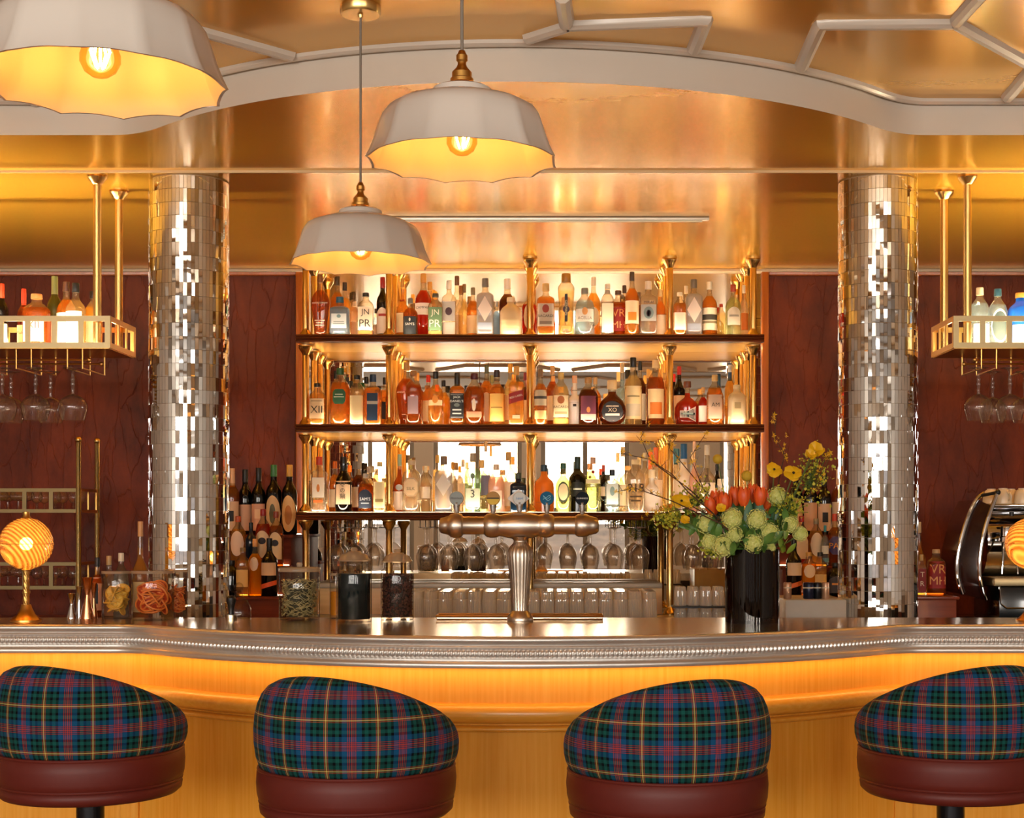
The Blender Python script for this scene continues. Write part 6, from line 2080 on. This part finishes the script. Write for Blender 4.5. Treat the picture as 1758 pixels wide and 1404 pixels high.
# ------------------------------------------------------------------ coffee machine
MD = 6.3
mx_ = PX(1700, MD)
mk = MD / F
cm = empty('coffee_machine', (mx_, MD, .93), 'chrome coffee machine with curved side bars and dark glossy panels', 'coffee machine')


def mp_(px, py, dd=0.0):
    d = MD + dd
    return (PX(px, d) - mx_, dd, PZ(py, d) - .93)


lx = PX(1649, MD) - mx_
b = MB()
arc1 = [(1690, 846), (1676, 858), (1663, 884), (1653, 915), (1646, 945), (1643, 972), (1645, 998), (1652, 1020)]
arc2 = [(1713, 844), (1704, 868), (1694, 897), (1686, 930), (1682, 962), (1682, 990), (1686, 1012), (1693, 1030)]


def spline(pts, n=6):
    out_ = []
    P_ = [Vector(p) for p in pts]
    for i in range(len(P_) - 1):
        p0, p1, p2, p3 = P_[max(i - 1, 0)], P_[i], P_[i + 1], P_[min(i + 2, len(P_) - 1)]
        for k in range(n):
            t = k / n
            out_.append(.5 * ((2 * p1) + (p2 - p0) * t + (2 * p0 - 5 * p1 + 4 * p2 - p3) * t * t + (3 * p1 - p0 - 3 * p2 + p3) * t ** 3))
    out_.append(P_[-1])
    return out_


MB().tube(spline([mp_(x, y, -.10) for x, y in arc1]), .0085, 10).build('side_bar', chrome, cm)
MB().tube(spline([mp_(x, y, -.14) for x, y in arc2]), .0085, 10).build('side_bar', chrome, cm)
MB().tube([mp_(1683, 851, -.10), mp_(1713, 845, -.14)], .007, 10).sphere(mp_(1713, 845, -.14), .012, 12, 8).build('top_bar', black_plastic, cm)
# glossy side panel between the bars
a1 = spline([mp_(x + 3, y, -.09) for x, y in arc1[1:]])
a2 = spline([mp_(x - 2, y, -.125) for x, y in arc2[1:]])
m_ = min(len(a1), len(a2))
vs = []
for i in range(m_):
    vs += [a1[i], a2[i], a1[i] + Vector((0, .30, 0)), a2[i] + Vector((0, .30, 0))]
fs = []
for i in range(m_ - 1):
    fs += [(4 * i, 4 * i + 1, 4 * i + 5, 4 * i + 4), (4 * i, 4 * i + 4, 4 * i + 6, 4 * i + 2), (4 * i + 1, 4 * i + 3, 4 * i + 7, 4 * i + 5)]
fs += [(0, 2, 3, 1), (4 * m_ - 4, 4 * m_ - 3, 4 * m_ - 1, 4 * m_ - 2)]
MB().add(vs, fs).build('side_panel', pbr('dark glossy lacquer', '#2c1410', .12, 0, 1, .05), cm, smooth=50)
# curved chrome boiler body running off to the side
body = []
for k in range(17):
    a = -.35 + (PI + .5) * k / 16
    body.append((-.02 - .15 * math.sin(a) * .9, .40 + .15 * math.cos(a)))
x0, x1 = PX(1690, MD) - mx_, .62
vs = []
for (yy, zz) in body:
    vs += [(x0, yy + .10, zz + .02), (x1, yy + .10, zz + .02)]
fs = [(2 * i, 2 * i + 1, 2 * i + 3, 2 * i + 2) for i in range(16)]
fs += [tuple(range(0, 34, 2)), tuple(range(33, 0, -2))]
MB().add(vs, fs).build('boiler_body', chrome, cm, smooth=50)
MB().cbox(x0 - .02, x1, -.10, .22, PZ(865, MD) - .93 - .015, PZ(865, MD) - .93, .005).build('cup_tray', chrome, cm)
gx_ = PX(1713, MD) - mx_
for k in range(2):
    ox = gx_ + .26 * k
    gh = MB().lathe([(0, .235), (.024, .235), (.026, .225), (.026, .195), (.030, .190), (.030, .172), (.018, .166), (.0, .166)], 24, (ox, -.13, .245)).build('group_head', chrome, cm)
    MB().tube([(ox, -.13, .45), (ox + .03, -.16, .455), (ox + .09, -.20, .445)], [.009, .010, .012], 10).build('portafilter_handle', black_plastic, gh)
    for s in (-.012, .022):
        MB().tube([(ox + s, -.13, .415), (ox + s * 1.6, -.14, .345), (ox + s * 1.9, -.14, .285)], .0045, 8).build('steam_pipe', chrome, cm)
MB().lathe([(0, .268), (.010, .268), (.010, .252), (0, .252)], 16, (gx_ + .02, -.125, .27)).build('control_knob', black_plastic, cm)
MB().cbox(PX(1684, MD) - mx_, x1, -.20, .20, PZ(1003, MD) - .93, PZ(989, MD) - .93, .004).build('drip_grate', champagne, cm)
MB().cbox(PX(1694, MD) - mx_, x1, -.18, .20, .012, PZ(1004, MD) - .93, .006).build('machine_base', pbr('black enamel', '#0d1012', .15, 0, .6, .08), cm)
MB().tube([mp_(1716, 1006, -.19), mp_(1718, 1036, -.19), mp_(1728, 1044, -.19), mp_(1850, 1044, -.19)], .0035, 8).build('base_trim', chrome, cm)
for px in (1658, 1676, 1693):
    MB().lathe([(0, 0.0005), (.017, .0005), (.018, .05), (.015, .075), (0, .075)], 20, (PX(px, MD) - mx_, -.06, 0)).build('machine_foot', chrome, cm)
MB().cbox(PX(1650, MD) - mx_, PX(1700, MD) - mx_, -.10, .16, .075, .105, .008).build('chassis', pbr('black enamel', '#0d1012', .15, 0, .6, .08), cm)
# cups upside down on the tray
cupm = pbr('cream cup glaze', '#e0d0b4', .35, 0, .3, .1)
cupb = MB().lathe([(.036, 0), (.0365, .004), (.034, .035), (.026, .055), (.018, .060), (.018, .064), (0, .064)], 28).mesh('cup_body', cupm, 50)
hd_ = MB().tube([(.033, 0, .012), (.050, 0, .016), (.054, 0, .030), (.044, 0, .044), (.030, 0, .046)], .0045, 8).mesh('cup_handle', cupm, 50)
zt_ = PZ(865, MD) + .0005
for k in range(4):
    for r in range(2):
        o = empty('coffee_cup', (PX(1716, MD) + .082 * k - (.0 if r == 0 else .02), MD - .05 + .10 * r, zt_), 'cream cup upside down on the coffee machine, %s along in the %s row' % (ORD[k], ('front', 'rear')[r]), 'cup', 'cups on the coffee machine')
        link('cup_body', cupb, o)
        link('cup_handle', hd_, o, (0, 0, 0), (0, 0, -1.2 + .4 * r))
